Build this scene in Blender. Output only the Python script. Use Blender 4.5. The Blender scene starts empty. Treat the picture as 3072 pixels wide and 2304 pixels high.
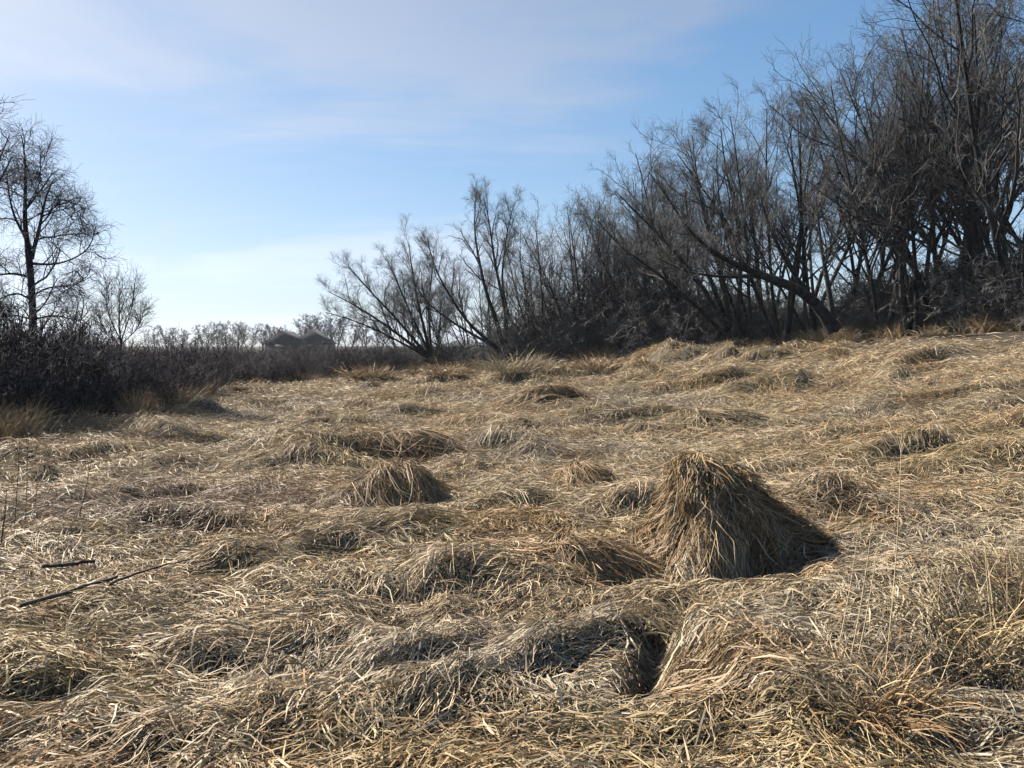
import bpy, math
import numpy as np
from mathutils import Vector

# ------------------------------------------------------------------ camera, sky, sun, exposure
scene = bpy.context.scene
col = scene.collection
FPX = 773.0            # focal length in pixels of a 1024 px wide picture
HORIZON = 345.0        # row of the horizon in a 1024x768 picture
EYE = 1.65
PITCH = math.atan((384.0 - HORIZON) / FPX)

cam_d = bpy.data.cameras.new('camera')
cam_d.sensor_width = 36.0
cam_d.lens = 36.0 * FPX / 1024.0
cam_d.clip_start = 0.05
cam_d.clip_end = 12000.0
cam = bpy.data.objects.new('camera', cam_d)
col.objects.link(cam)
cam.location = (0, 0, EYE)
cam.rotation_euler = (math.radians(90) - PITCH, 0, 0)
scene.camera = cam

SUN_AZ, SUN_EL = math.radians(-60), math.radians(40)
sunv = Vector((math.sin(SUN_AZ) * math.cos(SUN_EL), math.cos(SUN_AZ) * math.cos(SUN_EL), math.sin(SUN_EL)))

world = bpy.data.worlds.new('World')
scene.world = world
world.use_nodes = True
wn, wl = world.node_tree.nodes, world.node_tree.links
wn.clear()
w_out = wn.new('ShaderNodeOutputWorld')
w_bg = wn.new('ShaderNodeBackground'); w_bg.inputs['Strength'].default_value = 0.05
sky = wn.new('ShaderNodeTexSky'); sky.sky_type = 'NISHITA'; sky.sun_disc = False
sky.sun_elevation = SUN_EL; sky.sun_rotation = SUN_AZ
sky.air_density = 1.0; sky.dust_density = 0.4; sky.ozone_density = 3.0; sky.altitude = 200
# thin high cirrus: a streaky veil laid on a plane overhead, white where the sky is bright
tc = wn.new('ShaderNodeTexCoord')
sep = wn.new('ShaderNodeSeparateXYZ'); wl.new(tc.outputs['Generated'], sep.inputs[0])
def wmath(op, a, b=None, clamp=False):
    n = wn.new('ShaderNodeMath'); n.operation = op; n.use_clamp = clamp
    for k, v in enumerate((a, b)):
        if v is None: continue
        if isinstance(v, (int, float)): n.inputs[k].default_value = v
        else: wl.new(v, n.inputs[k])
    return n.outputs[0]
zz = wmath('ADD', wmath('MAXIMUM', sep.outputs[2], 0.0), 0.22)
cx = wmath('DIVIDE', sep.outputs[0], zz); cy = wmath('DIVIDE', sep.outputs[1], zz)
comb = wn.new('ShaderNodeCombineXYZ'); wl.new(cx, comb.inputs[0]); wl.new(cy, comb.inputs[1])
mp = wn.new('ShaderNodeMapping'); wl.new(comb.outputs[0], mp.inputs[0])
mp.inputs['Rotation'].default_value = (0, 0, math.radians(60)); mp.inputs['Scale'].default_value = (0.45, 1.0, 1)
mp.inputs['Location'].default_value = (7.0, 2.0, 0)
nz = wn.new('ShaderNodeTexNoise'); wl.new(mp.outputs[0], nz.inputs['Vector'])
nz.inputs['Scale'].default_value = 1.1; nz.inputs['Detail'].default_value = 9; nz.inputs['Roughness'].default_value = 0.58
nz.inputs['Distortion'].default_value = 0.6
ramp = wn.new('ShaderNodeMapRange'); wl.new(nz.outputs['Fac'], ramp.inputs['Value'])
ramp.inputs['From Min'].default_value = 0.42; ramp.inputs['From Max'].default_value = 0.64
ramp.inputs['To Min'].default_value = 0.06; ramp.inputs['To Max'].default_value = 0.48
ramp.interpolation_type = 'SMOOTHERSTEP'
sat = wn.new('ShaderNodeHueSaturation'); sat.inputs['Saturation'].default_value = 1.22; sat.inputs['Value'].default_value = 1.1; wl.new(sky.outputs[0], sat.inputs['Color'])
bw = wn.new('ShaderNodeRGBToBW'); wl.new(sat.outputs[0], bw.inputs[0])
tint = wn.new('ShaderNodeMix'); tint.data_type = 'RGBA'; tint.blend_type = 'MULTIPLY'; tint.inputs['Factor'].default_value = 1.0
wl.new(bw.outputs[0], tint.inputs['A']); tint.inputs['B'].default_value = (1.62, 1.74, 1.95, 1)
# ice crystals scatter forward: the veil grows brighter towards the sun
dotn = wn.new('ShaderNodeVectorMath'); dotn.operation = 'DOT_PRODUCT'
wl.new(tc.outputs['Generated'], dotn.inputs[0]); dotn.inputs[1].default_value = tuple(sunv)
glow = wmath('MULTIPLY', wmath('POWER', wmath('MAXIMUM', dotn.outputs['Value'], 0.0), 6.0), 1.0)
veil = wmath('ADD', ramp.outputs['Result'], glow, True)
mixc = wn.new('ShaderNodeMix'); mixc.data_type = 'RGBA'
wl.new(veil, mixc.inputs['Factor']); wl.new(sat.outputs[0], mixc.inputs['A']); wl.new(tint.outputs['Result'], mixc.inputs['B'])
# soft shoulder so that the low sky by the sun stays pale blue instead of burning out
den = wn.new('ShaderNodeVectorMath'); den.operation = 'MULTIPLY_ADD'
wl.new(mixc.outputs['Result'], den.inputs[0]); den.inputs[1].default_value = (0.13, 0.112, 0.09); den.inputs[2].default_value = (1, 1, 1)
dv = wn.new('ShaderNodeVectorMath'); dv.operation = 'DIVIDE'
wl.new(mixc.outputs['Result'], dv.inputs[0]); wl.new(den.outputs[0], dv.inputs[1])
sc_ = wn.new('ShaderNodeVectorMath'); sc_.operation = 'SCALE'; sc_.inputs['Scale'].default_value = 1.6; wl.new(dv.outputs[0], sc_.inputs[0])
wl.new(sc_.outputs[0], w_bg.inputs['Color']); wl.new(w_bg.outputs[0], w_out.inputs[0])

sun_d = bpy.data.lights.new('sun', 'SUN'); sun_d.energy = 5.0; sun_d.angle = math.radians(0.53); sun_d.color = (1.0, 0.93, 0.82)
sun = bpy.data.objects.new('sun', sun_d); col.objects.link(sun)
sun.location = sunv * 60
sun.rotation_euler = (-sunv).to_track_quat('-Z', 'Y').to_euler()

scene.view_settings.view_transform = 'Standard'
scene.view_settings.look = 'None'
scene.view_settings.gamma = 1.0
scene.view_settings.use_curve_mapping = False
scene.view_settings.exposure = 1.38
scene.cycles.max_bounces = 2
scene.cycles.diffuse_bounces = 0
scene.cycles.glossy_bounces = 2
scene.cycles.transmission_bounces = 3
scene.render.filter_size = 1.1
scene.cycles.use_denoising = True
scene.cycles.use_adaptive_sampling = True
scene.cycles.adaptive_threshold = 0.02

rng = np.random.default_rng(20240311)

# ------------------------------------------------------------------ helpers
def nrm(v):
    return v / np.maximum(np.linalg.norm(v, axis=-1, keepdims=True), 1e-9)

def sstep(a, b, x):
    t = np.clip((x - a) / (b - a), 0, 1)
    return t * t * (3 - 2 * t)

def hash2(ix, iy, seed):
    with np.errstate(over='ignore'):
        h = (ix.astype(np.int64) * 374761393 + iy.astype(np.int64) * 668265263 + seed * 974634777) & 0xFFFFFFFF
        h = ((h ^ (h >> 13)) * 1274126177) & 0xFFFFFFFF
        h = h ^ (h >> 16)
    return (h & 0xFFFFFF) / float(0xFFFFFF)

def vnoise(x, y, seed=0):
    """smooth value noise in 0..1"""
    ix, iy = np.floor(x), np.floor(y)
    fx, fy = x - ix, y - iy
    fx = fx * fx * fx * (fx * (fx * 6 - 15) + 10); fy = fy * fy * fy * (fy * (fy * 6 - 15) + 10)
    a = hash2(ix, iy, seed); b = hash2(ix + 1, iy, seed); c = hash2(ix, iy + 1, seed); d = hash2(ix + 1, iy + 1, seed)
    return a + (b - a) * fx + (c - a) * fy + (a - b - c + d) * fx * fy

def fbm(x, y, seed=0, octv=3):
    s, amp, t = 0, 1.0, 0
    for k in range(octv):
        s = s + amp * vnoise(x * 2 ** k + 17.3 * k, y * 2 ** k - 9.1 * k, seed + k); t += amp; amp *= 0.5
    return s / t

def mesh_from(name, verts, quads=None, tris=None, mat=None, smooth=False, colors=None):
    me = bpy.data.meshes.new(name)
    verts = np.ascontiguousarray(verts, dtype=np.float32).reshape(-1, 3)
    idx, starts, tot, p = [], [], [], 0
    if quads is not None and len(quads):
        q = np.asarray(quads, dtype=np.int32).reshape(-1, 4)
        idx.append(q.ravel()); starts.append(np.arange(len(q)) * 4); tot.append(np.full(len(q), 4)); p = len(q) * 4
    if tris is not None and len(tris):
        t = np.asarray(tris, dtype=np.int32).reshape(-1, 3)
        idx.append(t.ravel()); starts.append(p + np.arange(len(t)) * 3); tot.append(np.full(len(t), 3))
    idx = np.concatenate(idx).astype(np.int32); starts = np.concatenate(starts).astype(np.int32); tot = np.concatenate(tot).astype(np.int32)
    me.vertices.add(len(verts)); me.vertices.foreach_set('co', verts.ravel())
    me.loops.add(len(idx)); me.loops.foreach_set('vertex_index', idx)
    me.polygons.add(len(starts)); me.polygons.foreach_set('loop_start', starts)
    try: me.polygons.foreach_set('loop_total', tot)
    except Exception: pass
    if smooth: me.polygons.foreach_set('use_smooth', np.ones(len(starts), dtype=bool))
    if colors is not None:
        a = me.attributes.new('tint', 'FLOAT_COLOR', 'POINT')
        c = np.ones((len(verts), 4), dtype=np.float32); c[:, :3] = colors
        a.data.foreach_set('color', c.ravel())
    me.update(calc_edges=True)
    if mat: me.materials.append(mat)
    return me

def link(name, data, parent=None):
    o = bpy.data.objects.new(name, data); col.objects.link(o)
    if parent: o.parent = parent
    return o

def tag(o, label=None, cat=None, group=None, kind=None):
    if label: o['label'] = label
    if cat: o['category'] = cat
    if group: o['group'] = group
    if kind: o['kind'] = kind
    return o

def empty(name, loc, rz=0.0, s=1.0):
    o = bpy.data.objects.new(name, None); col.objects.link(o)
    o.location = loc; o.rotation_euler = (0, 0, rz); o.scale = (s, s, s); o.empty_display_size = 0.2
    return o

def copy_tree(root):
    r = root.copy(); col.objects.link(r)
    for ch in root.children:
        c = ch.copy(); col.objects.link(c); c.parent = r
        for g in ch.children:
            d = g.copy(); col.objects.link(d); d.parent = c
    return r

def tubes(P, R, k=3, cap=False):
    """P (N,n,3) polylines, R (N,n) radii -> verts, quads of k-sided tubes"""
    N, n, _ = P.shape
    T = np.gradient(P, axis=1); T = nrm(T)
    ref = np.zeros((N, 1, 3)); ref[:, 0, 0] = 0.37; ref[:, 0, 1] = 0.92; ref[:, 0, 2] = 0.11
    near = np.abs((T * ref).sum(-1)).max(1) > 0.93
    ref[near] = (0.9, -0.2, 0.35)
    U = nrm(np.cross(T, ref)); V = np.cross(T, U)
    ang = np.arange(k) * 2 * math.pi / k
    ring = U[:, :, None, :] * np.cos(ang)[None, None, :, None] + V[:, :, None, :] * np.sin(ang)[None, None, :, None]
    verts = P[:, :, None, :] + ring * R[:, :, None, None]
    i = np.arange(N)[:, None, None] * n * k + np.arange(n - 1)[None, :, None] * k
    j = np.arange(k)[None, None, :]; j2 = (j + 1) % k
    quads = np.stack([i + j, i + j2, i + k + j2, i + k + j], -1).reshape(-1, 4)
    return verts.reshape(-1, 3), quads

def join(parts):
    V, Q, o = [], [], 0
    for v, q in parts:
        V.append(v); Q.append(q + o); o += len(v)
    return np.concatenate(V), np.concatenate(Q)

def resample(P, n):
    P = np.asarray(P, float)
    d = np.r_[0, np.cumsum(np.linalg.norm(np.diff(P, axis=0), axis=1))]
    t = np.linspace(0, d[-1], n)
    Q = np.stack([np.interp(t, d, P[:, k]) for k in range(3)], 1)
    for _ in range(2):
        Q[1:-1] = 0.25 * Q[:-2] + 0.5 * Q[1:-1] + 0.25 * Q[2:]
    return Q

# ------------------------------------------------------------------ materials
def new_mat(name):
    m = bpy.data.materials.new(name); m.use_nodes = True
    nt = m.node_tree; nt.nodes.clear()
    out = nt.nodes.new('ShaderNodeOutputMaterial')
    return m, nt.nodes, nt.links, out

def mat_straw(name, translucency=0.14, gain=0.78):
    m, n, l, out = new_mat(name)
    at = n.new('ShaderNodeAttribute'); at.attribute_name = 'tint'
    geo = n.new('ShaderNodeNewGeometry')
    hs = n.new('ShaderNodeHueSaturation'); l.new(at.outputs['Color'], hs.inputs['Color'])
    mr = n.new('ShaderNodeMapRange'); l.new(geo.outputs['Random Per Island'], mr.inputs['Value'])
    mr.inputs['To Min'].default_value = 0.62 * gain; mr.inputs['To Max'].default_value = 1.30 * gain
    l.new(mr.outputs['Result'], hs.inputs['Value'])
    p = n.new('ShaderNodeBsdfPrincipled'); l.new(hs.outputs[0], p.inputs['Base Color'])
    p.inputs['Roughness'].default_value = 0.55; p.inputs['Specular IOR Level'].default_value = 0.28
    t = n.new('ShaderNodeBsdfTranslucent'); l.new(hs.outputs[0], t.inputs['Color'])
    mx = n.new('ShaderNodeMixShader'); mx.inputs[0].default_value = translucency
    l.new(p.outputs[0], mx.inputs[1]); l.new(t.outputs[0], mx.inputs[2]); l.new(mx.outputs[0], out.inputs[0])
    return m

def mat_bark(name, dark, light, rough=0.85, scale=6.0, spec=0.2):
    m, n, l, out = new_mat(name)
    tcn = n.new('ShaderNodeTexCoord')
    nz = n.new('ShaderNodeTexNoise'); l.new(tcn.outputs['Object'], nz.inputs['Vector'])
    nz.inputs['Scale'].default_value = scale; nz.inputs['Detail'].default_value = 4
    geo = n.new('ShaderNodeNewGeometry')
    ad = n.new('ShaderNodeMath'); ad.operation = 'ADD'; l.new(nz.outputs['Fac'], ad.inputs[0])
    ml = n.new('ShaderNodeMath'); ml.operation = 'MULTIPLY_ADD'; l.new(geo.outputs['Random Per Island'], ml.inputs[0]); ml.inputs[1].default_value = 0.6; ml.inputs[2].default_value = -0.3
    l.new(ml.outputs[0], ad.inputs[1])
    cr = n.new('ShaderNodeValToRGB'); l.new(ad.outputs[0], cr.inputs[0])
    cr.color_ramp.elements[0].position = 0.3; cr.color_ramp.elements[0].color = (*dark, 1)
    cr.color_ramp.elements[1].position = 0.75; cr.color_ramp.elements[1].color = (*light, 1)
    p = n.new('ShaderNodeBsdfPrincipled'); l.new(cr.outputs[0], p.inputs['Base Color'])
    p.inputs['Roughness'].default_value = rough; p.inputs['Specular IOR Level'].default_value = spec
    bp = n.new('ShaderNodeBump'); bp.inputs['Strength'].default_value = 0.5; bp.inputs['Distance'].default_value = 0.02
    l.new(nz.outputs['Fac'], bp.inputs['Height']); l.new(bp.outputs[0], p.inputs['Normal'])
    l.new(p.outputs[0], out.inputs[0])
    return m

def mat_ground():
    m, n, l, out = new_mat('thatch_and_soil')
    tcn = n.new('ShaderNodeTexCoord')
    at = n.new('ShaderNodeAttribute'); at.attribute_name = 'tint'
    mp = n.new('ShaderNodeMapping'); l.new(tcn.outputs['Object'], mp.inputs[0]); mp.inputs['Scale'].default_value = (6, 22, 6)
    nz = n.new('ShaderNodeTexNoise'); l.new(mp.outputs[0], nz.inputs['Vector']); nz.inputs['Scale'].default_value = 1.5; nz.inputs['Detail'].default_value = 8
    nz.inputs['Roughness'].default_value = 0.7
    mr = n.new('ShaderNodeMapRange'); l.new(nz.outputs['Fac'], mr.inputs['Value']); mr.inputs['From Min'].default_value = 0.3; mr.inputs['From Max'].default_value = 0.7
    mr.inputs['To Min'].default_value = 0.45; mr.inputs['To Max'].default_value = 1.4
    hs = n.new('ShaderNodeHueSaturation'); l.new(at.outputs['Color'], hs.inputs['Color']); l.new(mr.outputs['Result'], hs.inputs['Value'])
    p = n.new('ShaderNodeBsdfPrincipled'); l.new(hs.outputs[0], p.inputs['Base Color'])
    p.inputs['Roughness'].default_value = 0.9; p.inputs['Specular IOR Level'].default_value = 0.15
    bp = n.new('ShaderNodeBump'); bp.inputs['Strength'].default_value = 0.8; bp.inputs['Distance'].default_value = 0.05
    l.new(nz.outputs['Fac'], bp.inputs['Height']); l.new(bp.outputs[0], p.inputs['Normal'])
    l.new(p.outputs[0], out.inputs[0])
    return m

def mat_plain(name, c, rough=0.8):
    m, n, l, out = new_mat(name)
    tcn = n.new('ShaderNodeTexCoord')
    nz = n.new('ShaderNodeTexNoise'); l.new(tcn.outputs['Object'], nz.inputs['Vector']); nz.inputs['Scale'].default_value = 3; nz.inputs['Detail'].default_value = 5
    mr = n.new('ShaderNodeMapRange'); l.new(nz.outputs['Fac'], mr.inputs['Value']); mr.inputs['To Min'].default_value = 0.7; mr.inputs['To Max'].default_value = 1.3
    hs = n.new('ShaderNodeHueSaturation'); hs.inputs['Color'].default_value = (*c, 1); l.new(mr.outputs['Result'], hs.inputs['Value'])
    p = n.new('ShaderNodeBsdfPrincipled'); l.new(hs.outputs[0], p.inputs['Base Color']); p.inputs['Roughness'].default_value = rough
    l.new(p.outputs[0], out.inputs[0])
    return m

M_STRAW = mat_straw('dry_grass')
M_BARK = mat_bark('bark', (0.014, 0.013, 0.012), (0.070, 0.064, 0.059), scale=5)
M_TWIG = mat_bark('twig', (0.028, 0.027, 0.027), (0.140, 0.134, 0.128), scale=2, rough=0.7)
M_BRUSH = mat_bark('brush_twig', (0.028, 0.027, 0.027), (0.190, 0.180, 0.170), scale=2, rough=0.75)
M_SHRUB = mat_bark('shrub_twig', (0.016, 0.013, 0.018), (0.130, 0.108, 0.104), scale=2, rough=0.8)
M_WEED = mat_bark('weed_stem', (0.035, 0.022, 0.016), (0.10, 0.065, 0.045), scale=9)
M_DEADWOOD = mat_bark('dead_wood', (0.045, 0.035, 0.028), (0.16, 0.125, 0.095), scale=14)
M_GROUND = mat_ground()

# ------------------------------------------------------------------ terrain
# where the mown-flat field ends (wood and thicket begin): picture column -> distance in metres
EDGE_C = np.array([-260, 0, 95, 150, 190, 215, 270, 340, 430, 500, 560, 640, 740, 800, 860, 950, 1024, 1280])
EDGE_D = np.array([10.5, 13.4, 16, 18.5, 21, 28, 38, 46, 57, 54, 52, 47, 41, 37, 34, 31, 28, 24.0])
def edge_dist(x, y):
    c = 512 + FPX * np.clip(x / np.maximum(y, 0.3), -2.5, 2.5)
    return np.interp(c, EDGE_C, EDGE_D)

_pts = np.array([(0, 3, 0), (-2, 3, 0), (2, 3, .03), (0, 6, 0), (-4, 8, 0), (4, 7, .12), (-9, 13.4, 0), (-12, 21, 0), (-12.7, 28, 0), (-14, 45, -.3), (0, 15, .05), (0, 25, .12), (10, 20, .75),
                 (18.5, 28, 2.3), (17.6, 31, 2.15), (15.3, 34, 1.95), (12.1, 41, 1.5), (7.8, 47, 1.0), (3.2, 52, .75), (-.8, 54, .4), (-6.2, 58, -.15), (-13.6, 62, -.6), (8, 10, .4)], float)
def _basis(x, y):
    x = 24 * np.tanh(x / 24.0); y = np.clip(y, -2, 75)
    return np.stack([np.ones_like(x), x, y, x * x, x * y, y * y, x * x * y * 0.01, x * y * y * 0.01], -1)
_coef = np.linalg.lstsq(_basis(_pts[:, 0], _pts[:, 1]), _pts[:, 2], rcond=None)[0]

def base_h(x, y):
    z = _basis(x, y) @ _coef
    r = np.hypot(x, y)
    over = r - edge_dist(x, y)
    f = sstep(9, 55, over)
    return z * (1 - f) + (-0.9) * f

BUMPS = []   # cx, cy, radius along the crest, radius across, crest angle, height, steepness of the near side
def ray(px, py):
    """direction for a point of the picture given on a 2212 px wide scale"""
    c, r = px / 2.1602, py / 2.1602
    return (c - 512) / FPX, (HORIZON - r) / FPX
def ground_at(px, py, hf=None):
    a, b = ray(px, py)
    hf = hf or base_h
    d = np.concatenate([np.arange(2.0, 12, 0.01), np.arange(12, 90, 0.05)])
    z = EYE + b * d
    g = hf(a * d, d)
    k = np.argmax(z <= g)
    if not (z <= g).any(): k = len(d) - 1
    return float(a * d[k]), float(d[k])
def at_depth(px, py, d):
    a, b = ray(px, py)
    return np.array([a * d, d, EYE + b * d])

def bump(px, py, along, across, h, ang=0.0, steep=0.45):
    x, y = ground_at(px, py)
    h *= 0.42 if (py > 1120 and h > 0) else 0.62
    BUMPS.append((x, y, along * 0.85, across * 0.8, math.radians(ang), h, steep))

RIDGES = []
def ridge(px0, py0, px1, py1, across, h, steep=0.5):
    a, b = ground_at(px0, py0), ground_at(px1, py1)
    L = math.hypot(b[0] - a[0], b[1] - a[1])
    BUMPS.append(((a[0] + b[0]) / 2, (a[1] + b[1]) / 2, L * 0.36, across, math.atan2(b[1] - a[1], b[0] - a[0]), h, steep))
    if h > 0.05: RIDGES.append((a, b))
# crests of the flattened grass, read off the photograph
ridge(900, 1530, 1470, 1300, .12, .15, .5)
ridge(720, 1490, 1230, 1310, .12, .11, .5)
ridge(-60, 1430, 170, 1445, .20, .08, .5)
ridge(350, 1395, 520, 1400, .16, .07, .5)
ridge(850, 1250, 1300, 1250, .22, .09, .5)
ridge(640, 1150, 1130, 1130, .22, .12, .5)
ridge(420, 1230, 850, 1150, .20, .10, .5)
for b in [(870, 1085, .42, .34, .26, 18), (1270, 1048, .42, .38, .26, 0), (1100, 1098, .55, .33, .20, 10), (1270, 1215, .36, .28, .30, 12, .35),
          (1000, 1200, 1.0, .30, .17, 8), (900, 1160, 1.0, .28, .16, 14), (1150, 1165, .8, .22, .12, 3), (860, 885, .9, .55, .30, 0), (575, 880, .6, .45, .22, 0), (1350, 905, 1.4, .55, .30, 2),
          (850, 985, 1.1, .50, .30, 3), (700, 985, .8, .40, .22, 5), (1590, 920, .9, .55, .30, -8), (1880, 880, .8, .5, .24, 4), (1180, 860, 1.3, .5, .24, 0), (400, 1170, 1.0, .3, .16, 16),
          (500, 1140, .9, .35, .20, 18), (640, 1385, .40, .22, .14, -5, .4), (880, 1440, .5, .24, .10, 10),
          (1720, 1420, .85, .60, .20, 10, .7), (2080, 1290, .85, .60, .40, 20, .7),
          (2150, 1330, .7, .5, .26, 30), (1780, 1310, .5, .4, .14, 20, .7), (700, 1275, .8, .3, .14, 8), (330, 1290, .7, .3, .12, 12), (1700, 1580, .6, .35, .14, 10), (1300, 1590, .5, .22, .13, 6),
          (700, 1530, .6, .25, .14, 4), (250, 1570, .7, .3, .15, -4), (2000, 850, 1.0, .5, .2, 0), (1750, 830, 1.0, .6, .26, 0), (1550, 815, 1.2, .6, .25, 0), (2100, 960, .8, .4, .2, 8),
          (1900, 975, .9, .4, .2, -4), (1750, 1000, .8, .35, .16, 4), (2120, 1090, .8, .35, .18, 10), (1100, 930, .9, .4, .18, 2), (620, 930, 1., .4, .16, 4), (1150, 970, .7, .4, .18, 0), (990, 1000, .28, .28, .2, 0),
          (790, 830, 1.2, .6, .22, 0), (1080, 835, 1.2, .5, .2, 0), (1300, 800, 1.6, .6, .24, 0), (1650, 745, 1.4, .6, .22, 0), (1830, 745, 1.2, .6, .25, 0), (2050, 770, 1.0, .5, .22, 0), (2000, 1010, .8, .35, .16, 8),
          (60, 1490, .20, .12, -.22, 8, 1), (410, 1437, .14, .09, -.16, 0, 1), (625, 1410, .10, .07, -.10, 0, 1), (1310, 1262, .15, .09, -.20, 5, 1), 
          (470, 1160, .45, .09, -.12, 16, 1), (330, 1115, .3, .10, -.10, 5, 1), (130, 1225, .3, .09, -.10, 3, 1), (860, 1290, .25, .07, -.10, 5, 1), (1180, 1100, .3, .1, -.12, 0, 1), (2150, 1470, .35, .12, -.16, 0, 1),
          (1600, 1250, .45, .12, -.10, 10, 1), (1280, 1575, .2, .07, -.10, 0, 1), (2080, 1590, .3, .1, -.14, 0, 1), (860, 905, .6, .16, -.12, 0, 1), (1330, 918, .9, .14, -.14, 0, 1), (820, 990, .8, .12, -.14, 0, 1)]:
    bump(*b)
bump(1590, 1470, .75, .50, .34, -82, .16)
ridge(1462, 1312, 1418, 1400, .07, -.22, 1)
ridge(1425, 1395, 1385, 1520, .06, -.20, 1)
_g = np.random.default_rng(15)
for _ in range(440):      # the many small tussocks and dips of the open field
    _r = 5.5 + 42 * _g.random() ** 0.9; _a = math.radians(_g.uniform(-38, 38))
    _x, _y = _r * math.sin(_a), _r * math.cos(_a)
    if math.hypot(_x - 1.6, _y - 5.8) < 1.5: continue
    _s = _g.uniform(.09, .30) * (1 + _r / 32)
    _h = _s * _g.uniform(.35, .75) * (1 + 0.25 * min(max((_r - 9) / 10, 0), 1)) if _g.random() < .72 else -_s * _g.uniform(.2, .45)
    BUMPS.append((_x, _y, _s * _g.uniform(1.0, 2.2), _s, _g.normal(.15, .5), _h, _g.uniform(.25, .6)))
BUMPS = np.array(BUMPS)

def H(x, y):
    z = base_h(x, y)
    r = np.hypot(x, y)
    over = r - edge_dist(x, y)
    m = 1 - sstep(-1.0, 3.0, over)
    # lodged-grass waves: crests with rounded backs and sharp troughs
    wx = x + 0.8 * (vnoise(x * 0.35, y * 0.35, 5) - 0.5); wy = y + 1.4 * (vnoise(x * 0.3, y * 0.3, 6) - 0.5)
    a = 1 - np.abs(2 * vnoise(wx * 0.55 + 0.25 * wy, wy * 1.15, 1) - 1)
    b = fbm(x * 0.28, y * 0.42, 2, 2)
    c = 1 - np.abs(2 * vnoise(wx * 1.6, wy * 2.6 + 0.4 * wx, 3) - 1)
    e = vnoise(x * 5.1, y * 5.1, 4)
    amp = sstep(1.5, 3.5, r)
    fz = (0.55 + 0.45 * sstep(6, 22, r)) * (1 - 0.8 * np.exp(-((x - 1.6) / 1.1) ** 2 - ((y - 5.5) / 0.9) ** 2))
    zz = (0.13 * (a - 0.6) + 0.17 * (b - 0.5)) * fz + 0.055 * (c - 0.6) + 0.045 * (e - 0.5)
    for (bx, by, al, ac, an, h, st) in BUMPS:
        dx, dy = x - bx, y - by
        u = dx * math.cos(an) + dy * math.sin(an); v = -dx * math.sin(an) + dy * math.cos(an)
        sel = (np.abs(u) < 3.2 * al) & (np.abs(v) < 3.2 * ac)
        if not np.any(sel): continue
        us, vs = u[sel], v[sel]
        s = np.where(vs < 0, ac * st, ac)
        zz[sel] += h * np.exp(-0.5 * (us / al) ** 2 - 0.5 * (vs / s) ** 2)
    return z + (zz - 0.09) * m * amp + 0.10 * (fbm(x * 0.2, y * 0.2, 9, 3) - 0.5) * (1 - m)

def surf(x, y):
    return H(x, y) + 0.05

def Hs(x, y):
    return float(H(np.array([float(x)]), np.array([float(y)]))[0])

BROWN = ground_at(430, 1085)
def patch_color(x, y):
    """the field's own straw colours in patches"""
    n1 = fbm(x * 0.9, y * 1.3, 21, 3); n2 = fbm(x * 0.9 + 3, y * 1.3, 31, 3); n3 = fbm(x * 0.30 - 5, y * 0.5, 41, 2)
    pale = np.array([0.54, 0.408, 0.252]); orange = np.array([0.40, 0.255, 0.125]); olive = np.array([0.43, 0.315, 0.155]); grey = np.array([0.47, 0.39, 0.28])
    wo = sstep(0.50, 0.72, n1)[..., None] * 0.7; wl_ = sstep(0.48, 0.66, n2)[..., None] * 0.75; wg = sstep(0.55, 0.72, n3)[..., None] * 0.7
    c = pale * (1 - wl_) + olive * wl_
    c = c * (1 - wg) + grey * wg
    c = c * (1 - wo) + orange * wo
    # a trampled patch of older, browner stems on the left
    e = ((x - BROWN[0]) / 1.9) ** 2 + ((y - BROWN[1]) / 1.5) ** 2 + 1.6 * (fbm(x * 1.1, y * 1.1, 77, 2) - 0.5)
    wb = (1 - sstep(0.5, 1.3, e))[..., None] * 0.75
    return c * (1 - wb) + np.array([0.29, 0.20, 0.135]) * wb

# one sheet of ground out to the horizon
az = np.concatenate([np.radians(np.linspace(-180, -52, 40, endpoint=False)), np.radians(np.linspace(-52, 52, 250, endpoint=False)), np.radians(np.linspace(52, 180, 40, endpoint=False))])
rr = [0.4]
while rr[-1] < 1500:
    r0 = rr[-1]; rr.append(r0 + max(0.05, r0 * (0.011 if r0 < 70 else 0.09)))
rr = np.array(rr)
A, RR = np.meshgrid(az, rr)
gx, gy = (RR * np.sin(A)).ravel(), (RR * np.cos(A)).ravel()
gz = H(gx, gy)
na, nr = len(az), len(rr)
i = np.arange(nr - 1)[:, None] * na; j = np.arange(na)[None, :]; j2 = (j + 1) % na
gq = np.stack([i + j, i + na + j, i + na + j2, i + j2], -1).reshape(-1, 4)
gv = np.stack([gx, gy, gz], -1)
ctr = len(gv); gv = np.vstack([gv, [[0, 0, Hs(0.01, 0.01)]]])
gt = np.stack([np.full(na, ctr), np.arange(na), (np.arange(na) + 1) % na], -1)
over = np.hypot(gv[:, 0], gv[:, 1]) - edge_dist(gv[:, 0], gv[:, 1])
infield = (1 - sstep(-0.5, 1.5, over))[:, None]
gc = patch_color(gv[:, 0], gv[:, 1]) * 0.22 * infield + np.array([0.060, 0.046, 0.034]) * (1 - infield)
g_me = mesh_from('ground', gv, gq, gt, M_GROUND, True, gc)
ground = tag(link('ground', g_me), 'field ground of brown thatch and soil under the flattened grass', kind='structure')

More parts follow.
